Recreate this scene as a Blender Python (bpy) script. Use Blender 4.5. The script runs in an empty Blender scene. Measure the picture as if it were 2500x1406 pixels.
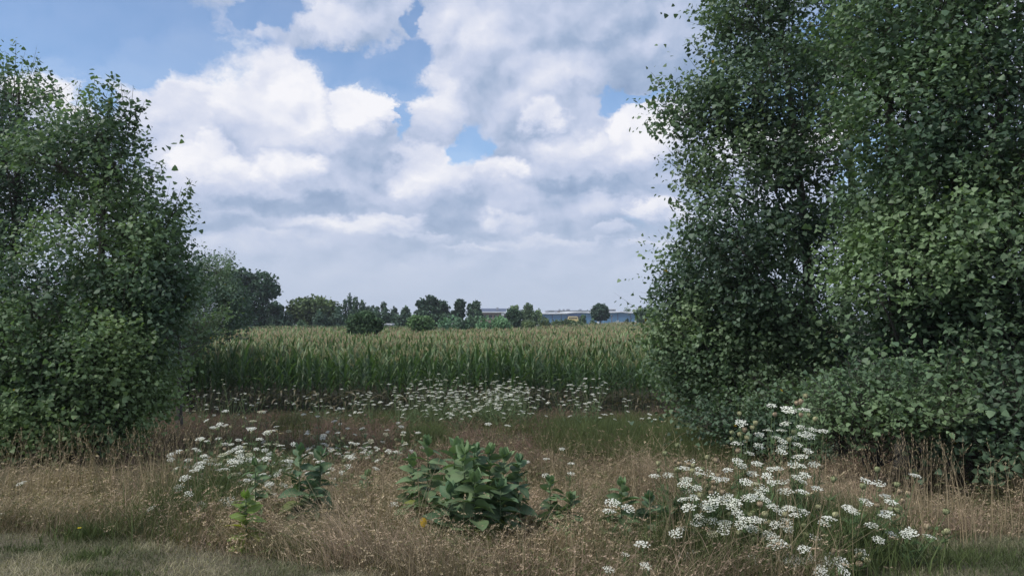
import bpy, math, random
import numpy as np
from math import radians, pi, sin, cos, atan, atan2, tan
from mathutils import Vector, Matrix

# ------------------------------------------------------------------ camera, sky, sun
C = bpy.context.scene.collection
scene = bpy.context.scene
F = 1890.0                # focal length in photo pixels
CAM_Z = 1.65
HORIZON = 780.0
cam_data = bpy.data.cameras.new("camera")
cam_data.lens = F / 2500 * 36
cam_data.clip_start = 0.05
cam_data.clip_end = 8000
cam = bpy.data.objects.new("camera", cam_data)
cam.location = (0, 0, CAM_Z)
cam.rotation_euler = (radians(90) + atan((HORIZON - 703) / F), 0, 0)
C.objects.link(cam)
scene.camera = cam
scene.view_settings.view_transform = 'Standard'
scene.view_settings.look = 'None'
scene.view_settings.exposure = 0.12
scene.view_settings.gamma = 1.0
scene.render.engine = 'CYCLES'
scene.cycles.max_bounces = 6
scene.cycles.diffuse_bounces = 3
scene.cycles.glossy_bounces = 2
scene.cycles.transmission_bounces = 3

SUN_EL, SUN_AZ = 50.0, -118.0      # azimuth from the view direction, negative = left

world = bpy.data.worlds.new("World")
scene.world = world
world.use_nodes = True
WT = world.node_tree
for n in list(WT.nodes):
    WT.nodes.remove(n)


class Nodes:
    """small helper to write node maths as expressions"""
    def __init__(s, tree): s.t = tree
    def new(s, typ, **kw):
        n = s.t.nodes.new(typ)
        for k, v in kw.items(): setattr(n, k, v)
        return n
    def put(s, sock, v):
        if isinstance(v, bpy.types.NodeSocket): s.t.links.new(v, sock)
        else: sock.default_value = v
    def m(s, op, a, b=0.0, c=0.0, clamp=False):
        n = s.new('ShaderNodeMath', operation=op, use_clamp=clamp)
        s.put(n.inputs[0], a); s.put(n.inputs[1], b); s.put(n.inputs[2], c)
        return n.outputs[0]
    def v(s, op, a, b=(0, 0, 0)):
        n = s.new('ShaderNodeVectorMath', operation=op)
        s.put(n.inputs[0], a); s.put(n.inputs[1], b)
        return n.outputs['Value'] if op in ('LENGTH', 'DOT_PRODUCT') else n.outputs[0]
    def rng(s, x, a, b, c=0.0, d=1.0, smooth=True):
        n = s.new('ShaderNodeMapRange', interpolation_type='SMOOTHSTEP' if smooth else 'LINEAR')
        for i, q in enumerate((x, a, b, c, d)): s.put(n.inputs[i], q)
        return n.outputs[0]
    def noise(s, vec, scale, detail=5, rough=0.5, color=False):
        n = s.new('ShaderNodeTexNoise', noise_dimensions='3D')
        s.put(n.inputs['Vector'], vec); n.inputs['Scale'].default_value = scale
        n.inputs['Detail'].default_value = detail; n.inputs['Roughness'].default_value = rough
        return n.outputs['Color'] if color else n.outputs['Fac']
    def mixc(s, f, a, b):
        n = s.new('ShaderNodeMix', data_type='RGBA')
        s.put(n.inputs[0], f); s.put(n.inputs[6], a); s.put(n.inputs[7], b)
        return n.outputs[2]


W = Nodes(WT)
tc = W.new('ShaderNodeTexCoord')
sep = W.new('ShaderNodeSeparateXYZ'); WT.links.new(tc.outputs['Generated'], sep.inputs[0])
az = W.m('ARCTAN2', sep.outputs[0], sep.outputs[1])
el = W.m('ARCSINE', sep.outputs[2])
cmb = W.new('ShaderNodeCombineXYZ')
WT.links.new(az, cmb.inputs[0]); WT.links.new(el, cmb.inputs[1])
P0 = cmb.outputs[0]                                   # (azimuth, elevation) in radians
# clouds flatten towards the horizon: stretch the noise space there
elc = W.m('MAXIMUM', el, 0.0)
fy = W.m('POWER', elc, 0.82)
cm2 = W.new('ShaderNodeCombineXYZ')
WT.links.new(az, cm2.inputs[0]); WT.links.new(W.m('MULTIPLY', fy, 1.25), cm2.inputs[1])
PN = cm2.outputs[0]
warp = W.v('SUBTRACT', W.noise(PN, 8.0, 9, 0.66, color=True), (0.5, 0.5, 0.5))
P = W.v('ADD', P0, W.v('MULTIPLY', warp, (0.13, 0.10, 0.0)))
PW = W.v('ADD', PN, W.v('MULTIPLY', warp, (0.06, 0.06, 0.06)))

# blob group: bright heap with a crisp upper edge that fades out downwards
G = bpy.data.node_groups.new("cloud_heap", 'ShaderNodeTree')
for nm, tp in (("P", 'NodeSocketVector'), ("Centre", 'NodeSocketVector'), ("Inv", 'NodeSocketVector'),
               ("Soft", 'NodeSocketFloat'), ("Low", 'NodeSocketFloat')):
    G.interface.new_socket(name=nm, in_out='INPUT', socket_type=tp)
G.interface.new_socket(name="Out", in_out='OUTPUT', socket_type='NodeSocketFloat')
g = Nodes(G)
gi = g.new('NodeGroupInput'); go = g.new('NodeGroupOutput')
q = g.v('MULTIPLY', g.v('SUBTRACT', gi.outputs[0], gi.outputs[1]), gi.outputs[2])
ln = g.v('LENGTH', q)
mask = g.rng(g.m('SUBTRACT', 1.0, ln), 0.0, gi.outputs[3])
sq = g.new('ShaderNodeSeparateXYZ'); G.links.new(q, sq.inputs[0])
fade = g.rng(sq.outputs[1], gi.outputs[4], g.m('ADD', gi.outputs[4], 0.9))
G.links.new(g.m('MULTIPLY', mask, fade), go.inputs[0])


def heap(px, py, rx, ry, soft=0.35, low=-0.8):
    a = atan((px - 1250) / F)
    e = atan((HORIZON - py) / F * cos(a))
    n = W.new('ShaderNodeGroup'); n.node_tree = G
    WT.links.new(P, n.inputs[0])
    n.inputs[1].default_value = (a, e, 0)
    n.inputs[2].default_value = (F / rx * 1.0, F / ry, 0)
    n.inputs[3].default_value = soft
    n.inputs[4].default_value = low
    return n.outputs[0]


def total(items, op='ADD'):
    out = None
    for it, w in items:
        x = W.m('MULTIPLY', it, w)
        out = x if out is None else W.m(op, out, x)
    return out


# holes in the cloud cover where the blue shows
GAPS = [(170, 50, 430, 120, .6), (640, 8, 130, 45, .5), (345, 160, 75, 60, .5), (835, 145, 150, 68, .5), (990, 30, 28, 60, .4),
        (960, 195, 90, 45, .5), (985, 130, 80, 62, .5), (1140, 345, 52, 62, .5), (1500, 248, 36, 32, .4),
        (1560, 225, 110, 22, .5), (985, 290, 22, 60, .35), (240, 215, 45, 60, .4), (1900, 250, 170, 60, .5), (2150, 60, 150, 80, .4),
        (2120, 400, 60, 140, .4)]
gap = total([(heap(a, b, c * 1.45, d * 1.45, 1.0, -3.0), e * 2) for a, b, c, d, e in GAPS], 'MAXIMUM')
# bright cumulus heaps: px, py, rx, ry, weight, softness, where the fade to the base starts
HEAPS = [(500, 190, 190, 140, .9, .3, -.9), (650, 240, 190, 140, .95, .3, -.9), (890, 250, 90, 78, 1.0, .25, -.9), (330, 175, 85, 90, .8, .3, -1),
         (130, 200, 95, 80, 1.0, .25, -1), (420, 260, 140, 130, .7, .5, -.9), (690, 410, 130, 75, 1.0, .45, -.6), (500, 400, 120, 70, .9, .4, -.6),
         (560, 60, 110, 60, .55, .8, -1), (800, 40, 170, 55, .6, .8, -1), (1120, 60, 160, 90, .6, .8, -1),
         (1060, 230, 90, 120, .55, .6, -1), (1080, 400, 130, 85, .8, .4, -.8), (1220, 425, 90, 65, .9, .35, -.7), (1060, 440, 150, 60, .7, .5, -.8),
         (1320, 290, 65, 48, .75, .5, -.8), (1590, 320, 120, 100, 1.0, .3, -.7), (1450, 360, 200, 60, .6, .6, -.7),
         (1230, 545, 90, 30, .55, .5, -.5), (880, 560, 190, 45, .75, .5, -.6), (1610, 510, 110, 45, .8, .4, -.6), (1340, 590, 200, 24, .45, .6, -.5),
         (1580, 600, 160, 20, .5, .6, -.5), (680, 590, 120, 30, .5, .8, -.5), (1010, 585, 110, 26, .6, .5, -.5), (1150, 610, 130, 18, .5, .6, -.5), (1480, 560, 60, 30, .6, .4, -.5), (960, 540, 90, 30, .6, .4, -.6), (1330, 185, 200, 70, .5, .9, -1), (1500, 60, 130, 60, .3, 1, -1),
         (400, 320, 120, 140, .5, .7, -1), (1940, 380, 200, 130, .9, .4, -.6), (2150, 200, 160, 130, .8, .5, -.6)]
bright = total([(heap(a, b, c, d, s, l), w) for a, b, c, d, w, s, l in HEAPS], 'MAXIMUM')
# blue-grey flat bases and the dull cloud overhead
BASES = [(720, 492, 340, 42, 1.0), (620, 560, 260, 40, .5), (1460, 445, 230, 34, .95), (1600, 150, 300, 130, .8), (1260, 200, 240, 45, .35), (1450, 210, 200, 40, .5),
         (1500, 540, 260, 50, .5), (1100, 560, 220, 40, .5), (960, 420, 90, 90, .45), (1250, 345, 160, 55, .4), (1420, 90, 230, 60, .45),
         (900, 370, 120, 90, .3), (1300, 250, 100, 50, .3), (1850, 100, 300, 200, .7)]
dark = total([(heap(a, b, c, d, 0.8, -3.0), e) for a, b, c, d, e in BASES], 'MAXIMUM')

# soft billows: same noise read twice, offset towards the sun, gives lit and shaded sides
def billow(vec):
    n = W.new('ShaderNodeTexNoise', noise_dimensions='3D', noise_type='RIDGED_MULTIFRACTAL')
    W.put(n.inputs['Vector'], vec)
    n.inputs['Scale'].default_value = 6.5; n.inputs['Detail'].default_value = 6; n.inputs['Roughness'].default_value = .55
    n.inputs['Offset'].default_value = .9; n.inputs['Gain'].default_value = 1.2
    return W.m('SUBTRACT', W.noise(vec, 9.0, 7, 0.55), W.m('MULTIPLY', n.outputs['Fac'], .22))
h1 = billow(PW)
h2 = billow(W.v('ADD', PW, (-0.012, 0.018, 0.0)))
relief = W.m('MULTIPLY', W.m('SUBTRACT', h1, h2), 1.1)
broad = W.m('MULTIPLY', W.m('SUBTRACT', W.noise(PN, 3.2, 4, 0.5), 0.5), 0.5)
lum = W.m('ADD', 0.44, W.m('MULTIPLY', bright, 0.54))
lum = W.m('SUBTRACT', lum, W.m('MULTIPLY', dark, 0.30))
calm = W.rng(el, 0.0, 0.11, 0.25, 1.0)                 # less contrast low in the haze
lum = W.m('ADD', lum, W.m('MULTIPLY', W.m('ADD', relief, broad), calm))
ramp = W.new('ShaderNodeValToRGB')
WT.links.new(lum, ramp.inputs[0])
cr = ramp.color_ramp
cr.elements[0].position = 0.0; cr.elements[0].color = (0.23, 0.32, 0.49, 1)
cr.elements[1].position = 1.0; cr.elements[1].color = (0.86, 0.86, 0.90, 1)
for p_, c_ in ((0.25, (0.34, 0.43, 0.60, 1)), (0.5, (0.52, 0.58, 0.74, 1)), (0.75, (0.68, 0.71, 0.82, 1))):
    e_ = cr.elements.new(p_); e_.color = c_
haze_amt = W.rng(el, 0.0, 0.17, 1.0, 0.0)
cloud_col = W.mixc(W.m('MULTIPLY', haze_amt, 0.85), ramp.outputs[0], (0.51, 0.585, 0.71, 1))
# cover
cov_noise = W.m('ADD', W.m('MULTIPLY', W.m('SUBTRACT', W.noise(PW, 7.0, 9, 0.62), 0.5), 2.0), W.m('MULTIPLY', W.m('SUBTRACT', W.noise(PW, 30.0, 6, 0.6), 0.5), .5))
cover = W.rng(W.m('ADD', W.m('SUBTRACT', 0.80, W.m('MULTIPLY', gap, 1.35)), W.m('ADD', cov_noise, W.m('MULTIPLY', bright, 0.25))), 0.02, 0.62)
cover = W.m('MAXIMUM', W.m('MAXIMUM', cover, 0.14), W.rng(el, 0.10, 0.22, 1.0, 0.0))

sky = W.new('ShaderNodeTexSky')
sky.sky_type = 'NISHITA'
sky.sun_disc = False
sky.sun_elevation = radians(SUN_EL)
sky.sun_rotation = radians(SUN_AZ)
sky.altitude = 200
sky.air_density = 1.0
sky.dust_density = 0.15
sky.ozone_density = 4.0
bg_blue = W.new('ShaderNodeBackground'); WT.links.new(sky.outputs[0], bg_blue.inputs[0]); bg_blue.inputs[1].default_value = 0.15
bg_cloud = W.new('ShaderNodeBackground'); WT.links.new(cloud_col, bg_cloud.inputs[0]); bg_cloud.inputs[1].default_value = 1.0
mixs = W.new('ShaderNodeMixShader')
WT.links.new(cover, mixs.inputs[0]); WT.links.new(bg_blue.outputs[0], mixs.inputs[1]); WT.links.new(bg_cloud.outputs[0], mixs.inputs[2])
wo = W.new('ShaderNodeOutputWorld'); WT.links.new(mixs.outputs[0], wo.inputs[0])
world.cycles.sampling_method = 'MANUAL'
world.cycles.sample_map_resolution = 512

sun_data = bpy.data.lights.new("sun", 'SUN')
sun_data.energy = 3.0
sun_data.angle = radians(14)
sun_data.color = (1.0, 0.95, 0.88)
sun = bpy.data.objects.new("sun", sun_data)
# the sun stands left of the view: the lamp shines along its local -Z
sd = Vector((sin(radians(SUN_AZ)) * cos(radians(SUN_EL)), cos(radians(SUN_AZ)) * cos(radians(SUN_EL)), sin(radians(SUN_EL))))
sun.rotation_euler = sd.to_track_quat('Z', 'Y').to_euler()
sun.location = (-20, -10, 30)
C.objects.link(sun)

# ------------------------------------------------------------------ helpers
RNG = np.random.default_rng(7)
random.seed(11)


def tag(o, label=None, cat=None, group=None, kind=None):
    if label: o['label'] = label
    if cat: o['category'] = cat
    if group: o['group'] = group
    if kind: o['kind'] = kind
    return o


def empty(name, loc, rz=0.0, label=None, cat=None, group=None):
    o = bpy.data.objects.new(name, None)
    o.empty_display_size = 0.2
    o.location = loc; o.rotation_euler = (0, 0, rz)
    C.objects.link(o)
    return tag(o, label, cat, group)


class Geo:
    """collects vertices, faces and one colour per vertex, then makes one mesh"""
    def __init__(s): s.v = []; s.c = []; s.f = {}; s.n = 0
    def add(s, verts, faces, col):
        verts = np.asarray(verts, dtype=np.float64).reshape(-1, 3)
        col = np.asarray(col, dtype=np.float64)
        if col.ndim == 1: col = np.tile(col, (len(verts), 1))
        s.v.append(verts); s.c.append(col)
        for f in faces:
            f = np.asarray(f)
            if f.size: s.f.setdefault(f.shape[1], []).append(f + s.n)
        s.n += len(verts)
    def stamp(s, tv, tfs, M, T, col):
        """copies of a template: tv (n,3), tfs list of (k,m) faces, M (N,3,3), T (N,3), col (N,3) or (N,n,3)"""
        N, n = len(T), len(tv)
        if N == 0: return
        v = np.einsum('nij,kj->nki', M, tv) + T[:, None, :]
        off = (np.arange(N) * n)
        fs = [(f[None] + off[:, None, None]).reshape(-1, f.shape[1]) for f in tfs]
        c = np.repeat(col[:, None, :], n, axis=1) if col.ndim == 2 else col
        s.add(v.reshape(-1, 3), fs, c.reshape(-1, 3))
    def mesh(s, name, mat, smooth=True):
        me = bpy.data.meshes.new(name)
        v = np.concatenate(s.v); c = np.concatenate(s.c)
        me.vertices.add(len(v)); me.vertices.foreach_set('co', v.ravel().astype(np.float32))
        idx, tot = [], []
        for k, fl in s.f.items():
            a = np.concatenate(fl); idx.append(a.ravel()); tot.append(np.full(len(a), k))
        idx = np.concatenate(idx); tot = np.concatenate(tot)
        st = np.concatenate([[0], np.cumsum(tot)[:-1]])
        me.loops.add(len(idx)); me.loops.foreach_set('vertex_index', idx.astype(np.int32))
        me.polygons.add(len(tot)); me.polygons.foreach_set('loop_start', st.astype(np.int32))
        me.polygons.foreach_set('loop_total', tot.astype(np.int32))
        me.polygons.foreach_set('use_smooth', np.full(len(tot), smooth))
        at = me.color_attributes.new('Col', 'FLOAT_COLOR', 'POINT')
        at.data.foreach_set('color', np.hstack([np.clip(c, 0, 1), np.ones((len(c), 1))]).ravel().astype(np.float32))
        me.update(calc_edges=True)
        me.materials.append(mat)
        return me
    def obj(s, name, mat, parent=None, smooth=True):
        o = bpy.data.objects.new(name, s.mesh(name, mat, smooth))
        C.objects.link(o)
        if parent: o.parent = parent
        return o
    def box(s, lo, hi, col):
        x0, y0, z0 = lo; x1, y1, z1 = hi
        v = [(x0, y0, z0), (x1, y0, z0), (x1, y1, z0), (x0, y1, z0), (x0, y0, z1), (x1, y0, z1), (x1, y1, z1), (x0, y1, z1)]
        s.add(v, [np.array([(0, 3, 2, 1), (4, 5, 6, 7), (0, 1, 5, 4), (1, 2, 6, 5), (2, 3, 7, 6), (3, 0, 4, 7)])], col)
    def tube(s, pts, rad, col, sides=5, cap=True):
        pts = np.asarray(pts, float); n = len(pts); rad = np.broadcast_to(rad, (n,))
        t = np.gradient(pts, axis=0); t /= np.linalg.norm(t, axis=1)[:, None] + 1e-9
        ref = np.array([0, 0, 1.0]) if abs(t[:, 2]).mean() < .8 else np.array([1.0, 0, 0])
        u = np.cross(t, ref); u /= np.linalg.norm(u, axis=1)[:, None] + 1e-9
        w = np.cross(t, u)
        a = np.arange(sides) * 2 * pi / sides
        ring = pts[:, None] + rad[:, None, None] * (np.cos(a)[None, :, None] * u[:, None] + np.sin(a)[None, :, None] * w[:, None])
        i, j = np.meshgrid(np.arange(n - 1), np.arange(sides), indexing='ij')
        j2 = (j + 1) % sides
        f = np.stack([i * sides + j, i * sides + j2, (i + 1) * sides + j2, (i + 1) * sides + j], -1).reshape(-1, 4)
        fs = [f]
        if cap and sides > 2: fs.append((np.arange(sides) + (n - 1) * sides)[None])
        s.add(ring.reshape(-1, 3), fs, col)


def attr_mat(name, rough=0.6, trans=0.0, bump=0.0, bump_scale=40, noise_amt=0.25, noise_scale=3.0, spec=0.3, sheen=0.0, detail_scale=None):
    """procedural material: per-piece tint from the mesh, broken up with noise"""
    m = bpy.data.materials.new(name); m.use_nodes = True
    t = m.node_tree; t.nodes.clear(); N = Nodes(t)
    at = N.new('ShaderNodeAttribute', attribute_name='Col')
    geo = N.new('ShaderNodeNewGeometry')
    nz = N.noise(geo.outputs['Position'], noise_scale, 4, .6)
    k = N.rng(nz, 0.3, 0.7, 1 - noise_amt, 1 + noise_amt, smooth=False)
    col = N.v('MULTIPLY', at.outputs['Color'], (1, 1, 1))
    vm = N.new('ShaderNodeVectorMath', operation='SCALE'); t.links.new(col, vm.inputs[0]); t.links.new(k, vm.inputs['Scale'])
    p = N.new('ShaderNodeBsdfPrincipled'); t.links.new(vm.outputs[0], p.inputs['Base Color'])
    p.inputs['Roughness'].default_value = rough
    p.inputs['Specular IOR Level'].default_value = spec
    if bump:
        b = N.new('ShaderNodeBump'); b.inputs['Strength'].default_value = bump; b.inputs['Distance'].default_value = 0.02
        t.links.new(N.noise(geo.outputs['Position'], bump_scale, 5, .6), b.inputs['Height']); t.links.new(b.outputs[0], p.inputs['Normal'])
    out = N.new('ShaderNodeOutputMaterial')
    if trans:
        tr = N.new('ShaderNodeBsdfTranslucent')
        yc = N.v('MULTIPLY', vm.outputs[0], (1.2, 1.35, 0.7)); t.links.new(yc, tr.inputs[0])
        mx = N.new('ShaderNodeMixShader'); mx.inputs[0].default_value = trans
        t.links.new(p.outputs[0], mx.inputs[1]); t.links.new(tr.outputs[0], mx.inputs[2]); t.links.new(mx.outputs[0], out.inputs[0])
    else:
        t.links.new(p.outputs[0], out.inputs[0])
    return m


M_LEAF = attr_mat('cottonwood_leaf', rough=0.5, trans=0.3, noise_amt=0.18, noise_scale=1.4, spec=0.3)
M_FAR = attr_mat('far_foliage', rough=0.7, trans=0.15, noise_amt=0.3, noise_scale=0.5, spec=0.2)
M_BARK = attr_mat('bark', rough=0.9, bump=0.8, bump_scale=25, noise_amt=0.35, noise_scale=12)
M_CORN = attr_mat('corn_leaf', rough=0.45, trans=0.25, noise_amt=0.2, noise_scale=6, spec=0.4)
M_TASSEL = attr_mat('corn_tassel', rough=0.8, trans=0.15, noise_amt=0.2, noise_scale=10)
M_GRASS = attr_mat('dry_grass', rough=0.75, trans=0.2, noise_amt=0.25, noise_scale=1.2, spec=0.2)
M_STEM = attr_mat('plant_stem', rough=0.7, noise_amt=0.2, noise_scale=20)
M_PETAL = attr_mat('white_umbel', rough=0.7, trans=0.25, noise_amt=0.08, noise_scale=60, spec=0.2)
M_SEED = attr_mat('seed_head', rough=0.85, noise_amt=0.3, noise_scale=80)
M_MILK = attr_mat('milkweed_leaf', rough=0.68, trans=0.2, bump=0.25, bump_scale=70, noise_amt=0.15, noise_scale=9, spec=0.35)
M_YEL = attr_mat('yellow_petal', rough=0.6, trans=0.2, noise_amt=0.15, noise_scale=60)


def ss(x, a, b):
    t = np.clip((np.asarray(x, float) - a) / (b - a), 0, 1)
    return t * t * (3 - 2 * t)


def ground_z(x, y):
    x = np.asarray(x, float); y = np.asarray(y, float)
    # verge slopes gently down from the road to the field, then the field lies flat and rises a little far right
    s = np.clip(y - 4.5, 0, None)
    z = -0.077 * np.minimum(s, 22.0)
    z = np.where(y < 4.5, 0.0, z)
    far = ss(y, 60, 230) * (0.25 + 0.42 * ss(x / np.maximum(y, 1), -0.12, 0.14))
    return z + far + 0.025 * np.sin(x * 1.3 + 0.7 * y) * ss(y, 2, 5) + 0.02 * np.sin(2.9 * x - 1.7 * y)


def gz(x, y): return float(ground_z(x, y))
def X_at(px, d): return (px - 1250) / F * d
def Z_at(py, d): return CAM_Z + (HORIZON - py) / F * d
def photo_xy(x, y): return 1250 + F * x / y, HORIZON + F * (CAM_Z - ground_z(x, y)) / y
def base_depth(px, py):
    """depth at which the ground shows at this place of the photograph"""
    lo, hi = 3.0, 26.0
    for _ in range(30):
        m = (lo + hi) / 2
        if HORIZON + F * (CAM_Z - gz(X_at(px, m), m)) / m > py: lo = m
        else: hi = m
    return (lo + hi) / 2


def vnoise(x, y, s, seed=0):
    """cheap smooth 2-D noise in 0..1"""
    x = np.asarray(x) * s + seed * 17.3; y = np.asarray(y) * s + seed * 5.1
    xi = np.floor(x); yi = np.floor(y); fx = x - xi; fy = y - yi
    fx = fx * fx * (3 - 2 * fx); fy = fy * fy * (3 - 2 * fy)
    def h(a, b):
        q = np.sin(a * 127.1 + b * 311.7 + seed) * 43758.5453
        return q - np.floor(q)
    return (h(xi, yi) * (1 - fx) + h(xi + 1, yi) * fx) * (1 - fy) + (h(xi, yi + 1) * (1 - fx) + h(xi + 1, yi + 1) * fx) * fy


# ------------------------------------------------------------------ ground
def ground():
    xs = np.concatenate([-np.geomspace(2500, 14, 24), np.linspace(-13, 13, 105), np.geomspace(14, 2500, 24)])
    ys = np.concatenate([np.linspace(-30, 2, 12), np.linspace(2.4, 34, 128), np.geomspace(35, 4500, 50)])
    X, Y = np.meshgrid(xs, ys)
    Z = ground_z(X, Y)
    ny, nx = X.shape
    i, j = np.meshgrid(np.arange(ny - 1), np.arange(nx - 1), indexing='ij')
    f = np.stack([i * nx + j, i * nx + j + 1, (i + 1) * nx + j + 1, (i + 1) * nx + j], -1).reshape(-1, 4)
    v = np.stack([X, Y, Z], -1).reshape(-1, 3)
    m = bpy.data.materials.new('ground_soil'); m.use_nodes = True
    t = m.node_tree; t.nodes.clear(); N = Nodes(t)
    geo = N.new('ShaderNodeNewGeometry'); pos = geo.outputs['Position']
    a = N.noise(pos, 0.9, 6, .6); b = N.noise(pos, 14.0, 6, .7)
    c1 = N.mixc(N.rng(a, .35, .65), (0.085, 0.075, 0.045, 1), (0.05, 0.06, 0.028, 1))
    c2 = N.mixc(N.rng(b, .35, .7), c1, (0.13, 0.105, 0.07, 1))
    sp = N.new('ShaderNodeSeparateXYZ'); t.links.new(pos, sp.inputs[0])
    c3 = N.mixc(N.rng(sp.outputs[1], 24, 30), c2, (0.045, 0.05, 0.025, 1))
    c4 = N.mixc(N.rng(sp.outputs[1], 120, 300), c3, (0.07, 0.09, 0.04, 1))
    p = N.new('ShaderNodeBsdfPrincipled'); t.links.new(c4, p.inputs['Base Color']); p.inputs['Roughness'].default_value = 0.95
    bp = N.new('ShaderNodeBump'); bp.inputs['Strength'].default_value = 0.7; bp.inputs['Distance'].default_value = 0.04
    t.links.new(b, bp.inputs['Height']); t.links.new(bp.outputs[0], p.inputs['Normal'])
    o = N.new('ShaderNodeOutputMaterial'); t.links.new(p.outputs[0], o.inputs[0])
    G_ = Geo(); G_.add(v, [f], (0.1, 0.1, 0.05))
    tag(G_.obj('ground', m), kind='structure')


ground()


# ------------------------------------------------------------------ leaves and trees
# cottonwood leaf: broad triangle-heart with a short stalk, folded a little along the midrib
LEAF_V = np.array([(0, 0, 0), (0.0, .30, -.02), (-.46, .38, .06), (-.34, .74, .05), (0, 1.15, -.03), (.34, .74, .05), (.46, .38, .06), (0, .72, -.02)])
LEAF_F = [np.array([(1, 7, 3, 2), (1, 6, 5, 7)]), np.array([(7, 4, 3), (7, 5, 4)])]
# far foliage: a ragged clump face
CL_V = np.array([(-.5, -.3, 0), (-.1, -.5, .12), (.5, -.2, 0), (.35, .4, .1), (-.2, .5, -.05), (0, 0, .2)])
CL_F = [np.array([(0, 1, 5), (1, 2, 5), (2, 3, 5), (3, 4, 5), (4, 0, 5)])]


def rot_frames(y_axis, spin):
    """frames whose local Y is y_axis, spun about it"""
    y = y_axis / (np.linalg.norm(y_axis, axis=1)[:, None] + 1e-9)
    ref = np.where(np.abs(y[:, 2:3]) > .9, np.array([[1.0, 0, 0]]), np.array([[0, 0, 1.0]]))
    x = np.cross(y, ref); x /= np.linalg.norm(x, axis=1)[:, None] + 1e-9
    z = np.cross(x, y)
    c, s = np.cos(spin)[:, None], np.sin(spin)[:, None]
    x2 = x * c + z * s; z2 = -x * s + z * c
    return np.stack([x2, y, z2], axis=2)


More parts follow.
